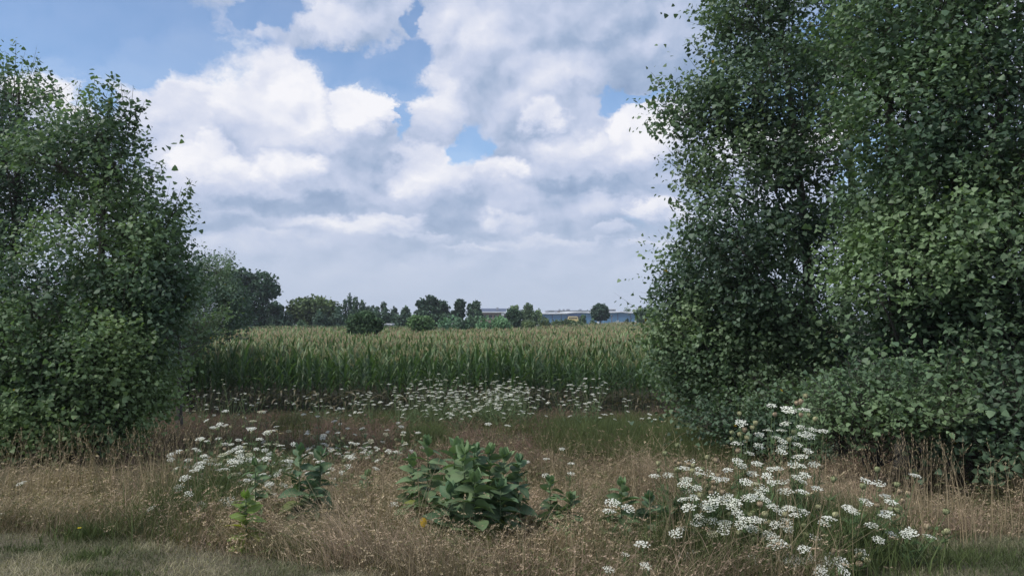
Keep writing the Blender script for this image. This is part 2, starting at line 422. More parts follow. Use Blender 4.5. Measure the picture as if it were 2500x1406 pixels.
def tree(name, label, base, lobes, n_shoots, leaf=0.09, col=(0.05, 0.085, 0.04), trunk_r=0.12, group=None, cat='tree',
         bare=0.0, top=None, yellow=0.002, leaves_per=11, jitter=0.35, tall_shoots=(), light=0.5, seed=1, lean=(0, 0), shoot_len=0.55, trunks=None):
    """lobes: (px, py, rx, ry, depth, radius in depth) read off the photo, or ('m', x, y, z, rx, ry, rz) in metres"""
    R = np.random.default_rng(seed)
    bx, by = base; bz = gz(bx, by)
    L = []
    for l in lobes:
        if l[0] == 'm': L.append(l[1:])
        else:
            px, py, rx, ry, d, rd = l
            L.append((X_at(px, d), d, Z_at(py, d), rx / F * d, rd, ry / F * d))
    L = np.array(L, float)
    root = empty(name, (bx, by, bz), 0, label, cat, group)
    off = np.array([bx, by, bz])
    wood = Geo(); brs = Geo(); fol = Geo()
    barkc = np.array((0.085, 0.08, 0.07))
    zt = max(l[2] + l[5] * 0.75 for l in L) if top is None else top
    hmax = zt - bz
    # trunks
    stems = trunks or [((bx, by), (L[:, 0].mean() * .5 + bx * .5 + lean[0], L[:, 1].mean() * .3 + by * .7 + lean[1]), hmax, trunk_r)]
    paths = []
    for (sx, sy), (tx, ty), h, r in stems:
        t = np.linspace(0, 1, 12)
        wob = np.cumsum(R.normal(0, h * 0.006, (12, 2)), axis=0)
        sz = gz(sx, sy) - 0.06
        P_ = np.stack([sx + (tx - sx) * t ** 1.2 + wob[:, 0] * t, sy + (ty - sy) * t ** 1.2 + wob[:, 1] * t, sz + h * t], 1)
        rr = r * (1 - .88 * t) * (1 + .5 * np.exp(-t * 18))
        wood.tube(P_ - off, rr, barkc * R.uniform(.85, 1.15), 9)
        paths.append((P_, rr))
    # shoot roots spread through the lobes, mostly in the outer half
    w = (L[:, 3] * L[:, 4] * L[:, 5]) ** (2 / 3); w /= w.sum()
    li = R.choice(len(L), n_shoots, p=w)
    d = R.normal(size=(n_shoots, 3)); d /= np.linalg.norm(d, axis=1)[:, None]
    rad = R.uniform(0.18, 1, n_shoots) ** 0.55
    ctr = L[li, 0:3]; rr3 = L[li, 3:6]
    S = ctr + d * rad[:, None] * rr3
    # lumpy outline and gaps
    lump = vnoise(S[:, 0] * 1.0 + S[:, 1], S[:, 2], 1.5 / (0.6 + shoot_len), seed)
    keep = (S[:, 2] > ground_z(S[:, 0], S[:, 1]) + 0.12) & (lump > bare + .2 + (rad - 0.7) * 0.35)
    S, d, li, ctr, rr3 = S[keep], d[keep], li[keep], ctr[keep], rr3[keep]
    ns = len(S)
    # limbs: from the trunk up and out to points in the crown, each ends among shoots
    nl = min(70, max(10, ns // 28))
    sel = R.choice(ns, min(nl, ns), replace=False)
    for q in sel:
        P_, rrp = paths[R.integers(len(paths))] if len(paths) == 1 else min(paths, key=lambda a: np.hypot(*(a[0][5, :2] - S[q, :2])) + R.uniform(0, .6))
        horiz = np.hypot(*(P_[6, :2] - S[q, :2]))
        za = S[q, 2] - horiz * R.uniform(.6, 1.2)
        k = int(np.clip(np.searchsorted(P_[:, 2], za), 1, 10))
        a0 = P_[k]
        mid = (a0 + S[q]) / 2 + np.array([0, 0, -.12 * horiz]) + R.normal(0, .06 * horiz + .01, 3)
        t = np.linspace(0, 1, 7)[:, None]
        Bz = (1 - t) ** 2 * a0 + 2 * t * (1 - t) * mid + t * t * S[q]
        r0 = min(rrp[k] * .5, 0.012 + 0.016 * np.linalg.norm(S[q] - a0))
        brs.tube(Bz - off, r0 * (1 - .8 * t[:, 0]), barkc * R.uniform(.8, 1.1), 5)
    # shoots
    out = d * np.array([1, 1, .6]) + np.array([0, 0, .75]) + R.normal(0, .35, (ns, 3))
    out /= np.linalg.norm(out, axis=1)[:, None]
    ln = shoot_len * R.uniform(.5, 1.25, ns)
    rd = np.linalg.norm((S - ctr) / rr3, axis=1)
    lg = (rd > .82) & (R.random(ns) < .13)
    ln[lg] *= 1.6
    extra = []
    for (px, py, dd, px2, py2, nn) in tall_shoots:       # long whips standing clear of the crown
        A = np.array([X_at(px, dd), dd, Z_at(py, dd)]); B = np.array([X_at(px2, dd), dd + R.uniform(-.1, .1), Z_at(py2, dd)])
        extra.append((A, B, int(nn * 1.5)))
    J = leaves_per
    tt = (np.arange(J) + .6) / J
    pos = S[:, None] + out[:, None] * (ln[:, None] * tt[None])[..., None] + np.array([0, 0, -.12])[None, None] * (tt[None, :, None] ** 2) * ln[:, None, None]
    axis = np.repeat(out[:, None], J, 1)
    pos = pos.reshape(-1, 3); axis = axis.reshape(-1, 3)
    n_main = len(pos)
    g2 = Geo()
    for A, B, nn in extra:
        t = np.linspace(0, 1, 10)[:, None]
        mid = (A + B) / 2 + np.array([0.10 * (B[0] - A[0]), 0, -.10 * abs(B[0] - A[0])])
        Bz = (1 - t) ** 2 * A + 2 * t * (1 - t) * mid + t * t * B
        brs.tube(Bz - off, 0.008 * (1 - .7 * t[:, 0]), barkc * .9, 4)
        tq = R.uniform(0.05, 1, nn)[:, None]
        q = (1 - tq) ** 2 * A + 2 * tq * (1 - tq) * mid + tq * tq * B + R.normal(0, .055, (nn, 3)) * (1.5 - tq)
        pos = np.vstack([pos, q]); axis = np.vstack([axis, np.repeat(((B - A) / np.linalg.norm(B - A))[None], nn, 0)])
    # thin twigs under the shoots
    ntw = min(ns, 900)
    for q in R.choice(ns, ntw, replace=False):
        e = S[q] + out[q] * ln[q]
        brs.tube(np.array([S[q] - out[q] * .15 - d[q] * .25, (S[q] + e) / 2, e]) - off, (0.005, .003, .001), barkc * .9, 3, cap=False)
    n = len(pos)
    side = R.normal(size=(n, 3)); side -= (side * axis).sum(1)[:, None] * axis
    side /= np.linalg.norm(side, axis=1)[:, None] + 1e-9
    ydir = side * 1.0 + axis * .35 + np.array([0, 0, -.45]) + R.normal(0, .25, (n, 3))
    Mx = rot_frames(ydir, R.uniform(-1.2, 1.2, n) + R.choice([0, pi], n))
    sc = leaf * .90 * R.uniform(.42, 1.15, n)
    sc[:n_main] *= np.repeat(np.where(lg, 1.3, 1.0), J)
    sc[n_main:] *= R.uniform(.9, 1.35, n - n_main)
    Mx = Mx * sc[:, None, None]
    pet = side * leaf * .35
    # leaf colour: clump tint plus leaf tint, a few lighter young leaves and rare yellow ones
    clump = vnoise(pos[:, 0] + .7 * pos[:, 1], pos[:, 2] + .3 * pos[:, 1], 1.3, seed + 5)
    k = (1 - light) + 2 * light * clump
    base_c = 1.9 * np.array((1.06, 1.0, 1.16)) * np.array(col)[None] * k[:, None] * R.uniform(.78, 1.25, (n, 1))
    base_c = base_c * (1 + (clump[:, None] - .4) * np.array([[.35, .12, -.15]]))
    yl = R.random(n) < yellow
    base_c[yl] = np.array([0.42, 0.30, 0.04]) * R.uniform(.6, 1, (yl.sum(), 1))
    fol.stamp(LEAF_V, LEAF_F, Mx, pos + pet - off, base_c)
    wood.obj('trunk', M_BARK, root)
    brs.obj('branches', M_BARK, root)
    fol.obj('crown', M_LEAF, root)
    return root


CW = (0.052, 0.088, 0.046)
# ---- right hand group of cottonwoods, nearest at the right edge
G_R = 'cottonwoods on the right'
tree('cottonwood_tree', 'dark cottonwood at the right edge of the view, its crown cut by the frame', (X_at(2460, 9.4), 9.4),
     [(2430, 40, 210, 210, 9.6, 1.5), (2460, 330, 170, 200, 9.2, 1.3), (2450, 640, 190, 200, 9.0, 1.2), (2480, 880, 160, 170, 8.9, 1.1), (2500, 1050, 110, 110, 8.8, .9), (2600, 500, 160, 420, 9.4, 1.5)],
     3700, leaf=.088, col=(0.046, 0.08, 0.042), trunk_r=.12, group=G_R, seed=21, bare=.12, yellow=.0006)
tree('cottonwood_tree', 'tall cottonwood with two stout dark trunks right of the wild carrots', (X_at(2335, 9.6), 9.8),
     [(2250, 60, 190, 190, 10.2, 1.4), (2230, 300, 170, 190, 9.9, 1.3), (2290, 520, 190, 180, 9.8, 1.3), (2200, 700, 130, 150, 9.6, 1.1), (2350, 800, 150, 160, 9.5, 1.1),
      (2240, 900, 150, 120, 9.3, 1.0), (2360, 1010, 120, 110, 9.2, .8)],
     5200, leaf=.088, col=(0.052, 0.09, 0.046), group=G_R, seed=22, bare=.12, yellow=.0006,
     trunks=[((X_at(2335, 9.6), 9.6), (X_at(2330, 10.1), 10.1), 7.2, .13), ((X_at(2212, 9.9), 9.9), (X_at(2165, 10.6), 10.6), 7.4, .14)])
tree('cottonwood_tree', 'tall cottonwood whose bare mid trunk shows through the leaves', (X_at(2010, 12.6), 12.6),
     [(1930, 40, 190, 130, 12.6, 1.4), (1880, 220, 190, 130, 12.3, 1.4), (1730, 290, 100, 60, 12.2, .8), (1830, 60, 80, 120, 12.4, .9), (1960, 380, 110, 90, 12.6, 1.2), (2010, 500, 110, 90, 13.0, .9), (2000, 440, 80, 80, 12.2, .7), (1950, 540, 90, 60, 12.2, .7), (2130, 560, 80, 120, 12.9, .9), (1830, 440, 150, 110, 12.2, 1.2),
      (1800, 590, 120, 100, 12.1, 1.1), (1880, 700, 130, 100, 12.2, 1.2), (2030, 620, 70, 130, 12.9, .9), (2060, 200, 60, 180, 12.8, .8), (1990, 800, 150, 100, 12.3, 1.1)],
     6900, leaf=.090, col=(0.05, 0.084, 0.047), group=G_R, seed=23, bare=.16, yellow=.0007,
     tall_shoots=[(1700, 260, 12.2, 1592, 172, 40), (1700, 300, 12.2, 1602, 232, 34), (1690, 330, 12.2, 1600, 320, 36), (1740, 350, 12.2, 1655, 372, 22), (1760, 150, 12.2, 1690, 92, 34), (1790, 60, 12.2, 1725, 10, 36),
                  (1720, 560, 12.2, 1650, 478, 26), (1720, 560, 12.2, 1672, 545, 20), (1720, 420, 12.2, 1680, 430, 14)],
     trunks=[((X_at(1995, 12.6), 12.6), (X_at(1890, 12.4), 12.4), 8.2, .12), ((X_at(2040, 12.9), 12.9), (X_at(2130, 12.9), 12.9), 8.3, .11)])
tree('cottonwood_tree', 'lower cottonwood leaning its left branches over the corn', (X_at(1860, 13.6), 13.6),
     [(1720, 690, 90, 90, 13.4, 1.0), (1680, 800, 90, 80, 13.5, 1.0), (1790, 790, 130, 110, 13.4, 1.2), (1720, 890, 120, 80, 13.6, 1.2), (1880, 890, 150, 100, 13.2, 1.2), (1760, 975, 110, 60, 13.6, 1.1), (1900, 1000, 140, 70, 13.2, 1.0)],
     3500, leaf=.088, col=(0.056, 0.094, 0.048), trunk_r=.08, group=G_R, seed=24, bare=.1, yellow=.0007,
     tall_shoots=[(1700, 660, 13.4, 1640, 600, 26), (1680, 700, 13.4, 1612, 660, 34), (1670, 730, 13.4, 1606, 705, 28), (1650, 790, 13.4, 1598, 800, 18), (1640, 830, 13.4, 1575, 815, 34), (1640, 850, 13.4, 1590, 850, 20)])
tree('young_cottonwood', 'low pale green young cottonwood at the foot of the tall trunks', (X_at(2130, 9.0), 9.0),
     [(2110, 990, 130, 75, 8.7, .8), (2210, 1010, 110, 75, 8.5, .7), (2050, 1060, 80, 50, 8.8, .6), (2300, 960, 70, 60, 8.6, .5)],
     900, leaf=.07, col=(0.06, 0.10, 0.048), trunk_r=.04, group='young trees on the right', seed=25, bare=.1, yellow=.001, shoot_len=.35)
tree('young_cottonwood', 'low bushy young tree spreading onto the green grass patch', (X_at(1880, 12.0), 12.0),
     [(1800, 1040, 110, 45, 12.0, .8), (1900, 1060, 110, 60, 11.6, .8), (1980, 1100, 80, 60, 11.0, .7), (1960, 980, 100, 60, 11.6, .8)],
     1000, leaf=.075, col=(0.06, 0.10, 0.05), trunk_r=.04, group='young trees on the right', seed=26, bare=.1, shoot_len=.4)
tree('young_cottonwood', 'shaded young tree under the right edge cottonwood', (X_at(2440, 8.3), 8.3),
     [(2450, 1080, 80, 80, 8.2, .6), (2380, 1110, 60, 50, 8.3, .5), (2480, 960, 70, 70, 8.2, .6)],
     420, leaf=.085, col=(0.05, 0.085, 0.045), trunk_r=.035, group='young trees on the right', seed=27, bare=.1, shoot_len=.4)

# ---- left hand group
G_L = 'cottonwoods on the left'
tree('cottonwood_tree', 'tallest left cottonwood, its narrow tip reaching high at the frame edge', (X_at(20, 14.0), 14.0),
     [(30, 230, 55, 60, 13.6, .8), (10, 330, 90, 70, 13.6, 1.0), (-90, 420, 150, 190, 13.8, 1.4), (60, 470, 120, 130, 13.4, 1.2), (-60, 700, 170, 200, 13.4, 1.5), (60, 700, 150, 160, 13.2, 1.3)],
     2700, leaf=.09, col=(0.048, 0.085, 0.045), trunk_r=.12, group=G_L, seed=31, bare=.16, yellow=.0005,
     tall_shoots=[(20, 240, 13.6, 30, 95, 46), (40, 230, 13.6, 80, 130, 34), (10, 230, 13.6, 0, 120, 30), (60, 260, 13.6, 84, 190, 24)])
tree('cottonwood_tree', 'broad left cottonwood with long leafy whips against the white cloud', (X_at(230, 12.4), 12.4),
     [(238, 335, 60, 55, 12.2, .8), (150, 405, 100, 80, 12.4, 1.0), (290, 430, 60, 90, 12.1, .8), (200, 560, 160, 130, 12.2, 1.3), (330, 560, 70, 80, 12.1, .9), (300, 680, 130, 90, 12.1, 1.2),
      (140, 760, 170, 140, 12.0, 1.4), (320, 800, 130, 120, 12.0, 1.2), (390, 660, 50, 50, 12.2, .7), (380, 740, 80, 60, 12.2, .9)],
     3900, leaf=.09, col=(0.054, 0.092, 0.046), trunk_r=.11, group=G_L, seed=32, bare=.17, yellow=.0006,
     tall_shoots=[(250, 290, 12.1, 262, 168, 46), (300, 350, 12.1, 318, 205, 34), (310, 330, 12.1, 340, 240, 26), (200, 300, 12.1, 212, 182, 24), (160, 330, 12.2, 176, 190, 26), (315, 420, 12.1, 350, 330, 30),
                  (330, 500, 12.1, 395, 400, 30), (390, 560, 12.1, 462, 438, 44), (380, 590, 12.1, 460, 500, 36), (400, 620, 12.1, 415, 560, 20), (400, 680, 12.1, 452, 615, 24), (320, 260, 12.1, 330, 300, 12), (340, 470, 12.1, 372, 395, 26), (300, 300, 12.1, 288, 200, 24), (230, 330, 12.1, 225, 215, 24), (400, 560, 12.1, 440, 455, 26), (380, 640, 12.1, 436, 590, 20)])
tree('cottonwood_tree', 'low leafy cottonwood filling the left foreground down to the dry grass', (X_at(150, 11.4), 11.4),
     [(60, 850, 150, 110, 11.2, 1.1), (230, 880, 150, 110, 11.4, 1.2), (350, 930, 70, 110, 11.8, .9), (100, 1000, 170, 90, 11.0, 1.0), (270, 1020, 120, 80, 11.6, 1.0), (60, 1070, 130, 50, 10.8, .7), (-60, 950, 120, 150, 11.2, 1.0)],
     4600, leaf=.080, col=(0.060, 0.100, 0.042), trunk_r=.07, group=G_L, seed=33, bare=.08, yellow=.0008, shoot_len=.45)
tree('cottonwood_tree', 'rounded cottonwood overhanging the near corner of the corn', (X_at(400, 18.5), 19.5),
     [(430, 730, 80, 70, 19.5, 1.3), (400, 820, 90, 80, 19.5, 1.4), (470, 790, 70, 50, 20, 1.2), (350, 760, 100, 120, 19, 1.5)],
     1300, leaf=.095, col=(0.06, 0.10, 0.052), trunk_r=.08, group=G_L, seed=34, bare=.1, yellow=.002, shoot_len=.5)
tree('cottonwood_tree', 'grey green cottonwood standing at the left corner of the field', (X_at(470, 28.6), 28.6),
     [(520, 662, 45, 34, 28.4, 1.2), (505, 735, 88, 55, 28.4, 1.8), (562, 745, 42, 60, 28.4, 1.3), (545, 795, 55, 38, 28.2, 1.4), (470, 790, 80, 60, 27.5, 1.6), (430, 850, 50, 50, 26.5, 1.2)],
     2300, leaf=.10, col=(0.062, 0.10, 0.062), trunk_r=.10, group=G_L, seed=35, bare=.1, yellow=.001, shoot_len=.55, leaves_per=11)


# ------------------------------------------------------------------ far trees and bushes
def far_tree(name, label, px, py_top, py_base, half_w, d, col, n=1500, lobes=None, kind='round', group=None, seed=1, leaf=None, cat='tree', low=0.0):
    """a tree 50 to 600 m away: trunk, a few limbs and a crown of many leaf sprays"""
    R = np.random.default_rng(seed)
    bx = X_at(px, d); bz = gz(bx, d)
    H = Z_at(py_top, d) - bz; w = half_w / F * d
    root = empty(name, (bx, d, bz), 0, label, cat, group)
    wood = Geo(); fol = Geo()
    z0 = H * (0.22 if cat == 'tree' else 0.02) * (1 - low)
    if kind == 'round':
        c = [(0, 0, (H + z0) / 2, w * .78, w * .7, (H - z0) / 2 * .85)]
        for _ in range(7):
            a = R.uniform(0, 2 * pi); r = R.uniform(.35, .6) * w; z = R.uniform(.3, .8) * (H - z0) + z0
            q = R.uniform(.3, .45) * w
            c.append((r * cos(a), r * sin(a), z, q, q, min(q, (H - z0) * .28)))
    elif kind == 'poplar':
        c = []
        m = max(2, int(round(w / H * 5)))
        for i in range(m):
            xx = (i - (m - 1) / 2) / max(1, m) * 2 * w * .85
            hh = H * R.uniform(.8, 1)
            for zz in np.linspace(.3, .86, 4):
                c.append((xx + R.uniform(-.1, .1) * w, R.uniform(-.3, .3) * w, hh * zz, w * .9 / m * (1.35 - zz * .8) + .15, w * .5, hh * .16))
    elif kind == 'bush':
        c = []
        for _ in range(14):
            a = R.uniform(0, 2 * pi); r = R.uniform(0, .62) * w; z = R.uniform(.2, .68) * H
            c.append((r * cos(a), r * sin(a) * .8, z, w * .42, w * .4, H * .28))
    elif kind == 'ragged':
        c = []
        for _ in range(12):
            a = R.uniform(0, 2 * pi); r = R.uniform(0, .7) * w; z = R.uniform(.25, .85) * H
            q = w * R.uniform(.18, .38)
            c.append((r * cos(a), r * sin(a), z, q, q, min(q * 1.2, H * .2)))
    if lobes:
        c = [((lx - px) / F * d, 0, Z_at(ly, d) - bz, lrx / F * d, lrx / F * d * .8, lry / F * d) for lx, ly, lrx, lry in lobes]
    c = np.array(c, float)
    nt = 1 if kind != 'poplar' else max(1, len(c) // 4)
    barkc = np.array((0.07, 0.065, 0.055))
    t = np.linspace(0, 1, 7)
    for i in range(nt):
        tx = c[i * 4 % len(c), 0] if kind == 'poplar' else 0
        wood.tube(np.stack([tx * t ** .5 + R.normal(0, .02 * H, 7) * t, R.normal(0, .02 * H, 7) * t, -.1 + H * .8 * t], 1), (0.03 * H + .02) * (1 - .85 * t), barkc, 6)
    for q in c:
        a = np.array([0, 0, max(.1, q[2] * .55)])
        if kind == 'poplar': a[0] = q[0] * .9
        m = (a + q[:3]) / 2 + R.normal(0, .03 * H, 3)
        wood.tube(np.array([a, m, q[:3]]), np.array([.012, .009, .004]) * H + .006, barkc, 4)
    wgt = (c[:, 3] * c[:, 4] * c[:, 5]) ** (2 / 3); wgt /= wgt.sum()
    li = R.choice(len(c), n, p=wgt)
    dd = R.normal(size=(n, 3)); dd /= np.linalg.norm(dd, axis=1)[:, None]
    rad = R.uniform(.15, 1, n) ** .45 * R.choice([1.0, 1.0, 1.06, 1.18], n, p=(.4, .3, .2, .1)) * (.82 + .3 * vnoise(dd[:, 0] * 3 + li, dd[:, 2] * 3 + dd[:, 1], 1.6, seed))
    pos = c[li, :3] + dd * rad[:, None] * c[li, 3:6]
    pos = pos[pos[:, 2] > 0.05]
    n = len(pos)
    lf = leaf or max(.11, min(.42, 0.05 * w + .0016 * d))
    Mx = rot_frames(R.normal(size=(n, 3)), R.uniform(0, 2 * pi, n)) * (lf * R.uniform(.6, 1.35, n))[:, None, None]
    cl = vnoise(pos[:, 0] + .5 * pos[:, 1] + px, pos[:, 2] + .3 * pos[:, 1], 2.2 / max(w, .5), seed)
    cc = 1.85 * np.array((.98, 1.05, 1.1)) * np.array(col)[None] * (.65 + .7 * cl[:, None]) * R.uniform(.8, 1.25, (n, 1))
    fol.stamp(CL_V, CL_F, Mx, pos, cc)
    wood.obj('trunk' if cat == 'tree' else 'stems', M_BARK, root)
    fol.obj('crown' if cat == 'tree' else 'foliage', M_FAR, root)
    return root


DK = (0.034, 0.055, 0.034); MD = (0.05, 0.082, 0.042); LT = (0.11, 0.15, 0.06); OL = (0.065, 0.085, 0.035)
GF = 'trees beyond the cornfield'; GB = 'bushes along the far field edge'
FT = [
 ('broad_tree', 'big dark rounded tree behind the left cottonwood, tallest of the far trees', 615, 652, 800, 75, 112, DK, 5200, [(590, 690, 38, 36), (640, 690, 38, 30), (655, 712, 30, 22), (560, 700, 40, 45), (620, 740, 40, 40), (600, 775, 50, 25), (570, 750, 40, 40)], 'round', GF, 'tree'),
 ('broad_tree', 'domed olive topped tree in the dark hedge', 768, 721, 799, 68, 122, (0.05, 0.068, 0.028), 4200, [(768, 752, 64, 29), (730, 765, 35, 25), (805, 765, 32, 22), (768, 775, 60, 25)], 'round', GF, 'tree'),
 ('broad_tree', 'dark low tree between the big round tree and the olive dome', 672, 732, 799, 32, 118, DK, 1800, None, 'round', GF, 'tree'),
 ('hedge_bush', 'dark bush at the left end of the far hedge', 622, 750, 800, 34, 112, DK, 2000, None, 'bush', GB, 'bush'),
 ('hedge_bush', 'dark bush under the low dark tree', 662, 752, 800, 32, 112, (0.036, 0.056, 0.032), 2000, None, 'bush', GB, 'bush'),
 ('hedge_bush', 'dark bush before the left side of the olive dome', 702, 748, 800, 34, 113, DK, 2000, None, 'bush', GB, 'bush'),
 ('hedge_bush', 'small paler bush at the foot of the olive dome', 738, 774, 800, 24, 110, MD, 1200, None, 'bush', GB, 'bush'),
 ('hedge_bush', 'grey green rounded bush right of the paler hedge bush', 785, 748, 800, 34, 111, (0.046, 0.07, 0.046), 2400, None, 'bush', GB, 'bush'),
 ('hedge_bush', 'grey green bush left of the field bush', 828, 744, 800, 32, 112, (0.046, 0.07, 0.048), 2300, None, 'bush', GB, 'bush'),
 ('poplar_tree', 'slim poplar at the left end of the poplar row', 848, 718, 798, 12, 130, DK, 1200, None, 'poplar', GF, 'tree'),
 ('poplar_tree', 'pair of poplar crowns grown together in the row', 876, 724, 798, 20, 132, (0.045, 0.068, 0.042), 1800, None, 'poplar', GF, 'tree'),
 ('poplar_tree', 'dark gappy poplar right of the joined crowns', 905, 732, 798, 14, 134, DK, 1100, None, 'poplar', GF, 'tree'),
 ('poplar_tree', 'dark poplar behind the right side of the field bush', 930, 731, 797, 17, 134, DK, 1300, None, 'poplar', GF, 'tree'),
 ('broad_tree', 'small dark tree behind the white trailer', 962, 744, 796, 13, 140, DK, 900, None, 'round', GF, 'tree'),
 ('broad_tree', 'small ragged tree left of the tall three topped tree', 990, 741, 796, 17, 138, (0.04, 0.062, 0.036), 1400, None, 'round', GF, 'tree'),
 ('broad_tree', 'tall dark tree with three rounded tops at mid view', 1055, 722, 798, 42, 135, DK, 4200, [(1030, 745, 14, 16), (1052, 738, 17, 17), (1078, 750, 19, 17), (1050, 765, 38, 22), (1078, 775, 26, 20), (1040, 785, 30, 15)], 'round', GF, 'tree'),
 ('broad_tree', 'narrow dark tree with flat top left of the brick building', 1123, 728, 797, 16, 140, DK, 1700, [(1123, 744, 14, 15), (1123, 765, 14, 18), (1108, 772, 15, 16)], 'round', GF, 'tree'),
 ('broad_tree', 'ragged dark tree touching the dark roofed brick building', 1160, 733, 797, 20, 142, (0.04, 0.062, 0.036), 1500, [(1148, 752, 8, 12), (1163, 747, 11, 13), (1160, 768, 20, 18)], 'ragged', GF, 'tree'),
 ('hedge_bush', 'dark bush behind the left shoulder of the left field bush', 855, 752, 799, 30, 120, DK, 1800, None, 'bush', GB, 'bush'),
 ('hedge_bush', 'dark bush at the foot of the poplar pair', 900, 742, 798, 36, 128, DK, 2600, None, 'bush', GB, 'bush'),
 ('hedge_bush', 'dark bush behind the white roofed trailer', 948, 748, 797, 34, 130, DK, 2300, None, 'bush', GB, 'bush'),
 ('hedge_bush', 'dark bush between the trailer and the bright round bush', 990, 754, 797, 34, 128, DK, 2200, None, 'bush', GB, 'bush'),
 ('hedge_bush', 'shaded bush at the foot of the three topped tree', 1060, 758, 798, 46, 125, (0.04, 0.064, 0.036), 2000, None, 'bush', GB, 'bush'),
 ('hedge_bush', 'grey green bush filling between the narrow tree and the brick building', 1148, 758, 800, 42, 112, (0.048, 0.075, 0.042), 2400, None, 'bush', GB, 'bush'),
 ('hedge_bush', 'olive bush under the tall grey green tree', 1290, 778, 801, 28, 110, OL, 1300, None, 'bush', GB, 'bush'),
 ('hedge_bush', 'long low olive scrub along the foot of the blue warehouse', 1385, 777, 797, 66, 130, (0.055, 0.075, 0.035), 2400, None, 'bush', GB, 'bush'),
 ('hedge_bush', 'soft green bush right of the bright round bush', 1092, 758, 806, 36, 92, (0.068, 0.115, 0.065), 1700, None, 'bush', GB, 'bush'),
 ('hedge_bush', 'dark broad leaved bush before the ragged tree', 1125, 768, 808, 34, 86, (0.045, 0.075, 0.042), 1900, None, 'bush', GB, 'bush'),
 ('hedge_bush', 'mid green bush below the brick building, left one', 1175, 766, 804, 36, 95, (0.074, 0.128, 0.065), 1600, None, 'bush', GB, 'bush'),
 ('hedge_bush', 'light green spreading bush below the brick building, right one', 1215, 766, 803, 40, 98, (0.081, 0.135, 0.068), 1700, None, 'bush', GB, 'bush'),
 ('hedge_bush', 'low olive bush at the foot of the dark double tree', 1240, 782, 802, 22, 99, OL, 900, None, 'bush', GB, 'bush'),
 ('broad_tree', 'dark double crowned tree just right of the brick building', 1255, 752, 802, 19, 105, (0.036, 0.058, 0.034), 2200, [(1248, 768, 13, 15), (1264, 772, 12, 16), (1256, 787, 18, 14)], 'round', GF, 'tree'),
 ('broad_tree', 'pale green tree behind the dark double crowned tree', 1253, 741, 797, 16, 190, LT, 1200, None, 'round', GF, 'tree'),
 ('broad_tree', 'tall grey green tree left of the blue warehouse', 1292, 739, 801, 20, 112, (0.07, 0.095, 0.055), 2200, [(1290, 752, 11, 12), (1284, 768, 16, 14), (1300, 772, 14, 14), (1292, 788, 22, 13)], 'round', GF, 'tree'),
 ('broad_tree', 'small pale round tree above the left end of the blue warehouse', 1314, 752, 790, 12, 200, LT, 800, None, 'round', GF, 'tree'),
 ('hedge_bush', 'olive bush before the blue warehouse wall, leftmost', 1330, 770, 799, 22, 118, OL, 1200, None, 'bush', GB, 'bush'),
 ('hedge_bush', 'thin olive bush below the dark seam of the warehouse', 1360, 775, 797, 20, 125, OL, 900, None, 'bush', GB, 'bush'),
 ('hedge_bush', 'taller olive bush just left of the yellow bus', 1377, 769, 797, 16, 128, (0.06, 0.08, 0.036), 1000, None, 'bush', GB, 'bush'),
 ('hedge_bush', 'low bush hiding the wheels of the yellow bus', 1402, 782, 795, 18, 135, OL, 700, None, 'bush', GB, 'bush'),
 ('hedge_bush', 'pointed green bush right of the yellow bus', 1425, 764, 794, 15, 140, (0.055, 0.085, 0.042), 1100, None, 'bush', GB, 'bush'),
 ('hedge_bush', 'small bush left of the dark round tree on the warehouse', 1447, 773, 791, 12, 150, (0.05, 0.078, 0.04), 700, None, 'bush', GB, 'bush'),
 ('broad_tree', 'dark round tree standing before the middle of the blue warehouse', 1466, 740, 788, 23, 165, (0.034, 0.054, 0.036), 3400, [(1466, 758, 22, 17), (1460, 768, 18, 15), (1472, 768, 17, 14)], 'round', GF, 'tree'),
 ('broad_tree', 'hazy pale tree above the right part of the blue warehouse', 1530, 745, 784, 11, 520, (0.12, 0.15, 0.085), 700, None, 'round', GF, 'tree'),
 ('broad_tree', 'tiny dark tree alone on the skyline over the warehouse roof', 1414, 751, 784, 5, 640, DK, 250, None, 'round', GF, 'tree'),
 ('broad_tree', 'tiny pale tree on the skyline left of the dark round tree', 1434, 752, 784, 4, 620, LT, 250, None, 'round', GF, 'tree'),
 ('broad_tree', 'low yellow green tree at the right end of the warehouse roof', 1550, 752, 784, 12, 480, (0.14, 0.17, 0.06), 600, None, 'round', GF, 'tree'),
 ('hedge_bush', 'small dark round bush before the right warehouse wall', 1530, 773, 787, 8, 200, DK, 500, None, 'bush', GB, 'bush'),
 ('broad_tree', 'dark green tree hiding the right end of the blue warehouse', 1572, 751, 788, 19, 150, (0.045, 0.07, 0.04), 1700, [(1560, 768, 10, 15), (1574, 764, 12, 14), (1590, 770, 11, 13), (1572, 780, 20, 9)], 'round', GF, 'tree'),
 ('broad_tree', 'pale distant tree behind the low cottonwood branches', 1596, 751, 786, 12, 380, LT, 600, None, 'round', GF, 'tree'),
 ('field_bush', 'dark ragged bush standing alone in the corn, left one', 892, 757, 822, 44, 54, (0.042, 0.068, 0.032), 4200, [(870, 790, 26, 22), (893, 778, 25, 20), (915, 792, 24, 20), (893, 805, 38, 18), (860, 805, 14, 12)], 'bush', 'bushes standing in the corn', 'bush'),
 ('field_bush', 'brighter green rounded bush standing in the corn, right one', 1027, 768, 813, 35, 70, (0.068, 0.108, 0.045), 2600, [(1027, 790, 33, 20), (1015, 785, 20, 15), (1042, 790, 20, 16)], 'bush', 'bushes standing in the corn', 'bush'),
]
for i, (nm, lb, px, pt, pb, hw, d, col, n, lob, kd, grp, ct) in enumerate(FT):
    far_tree(nm, lb, px, pt, pb, hw, d, col, n, lob, kd, grp, 100 + i, cat=ct)


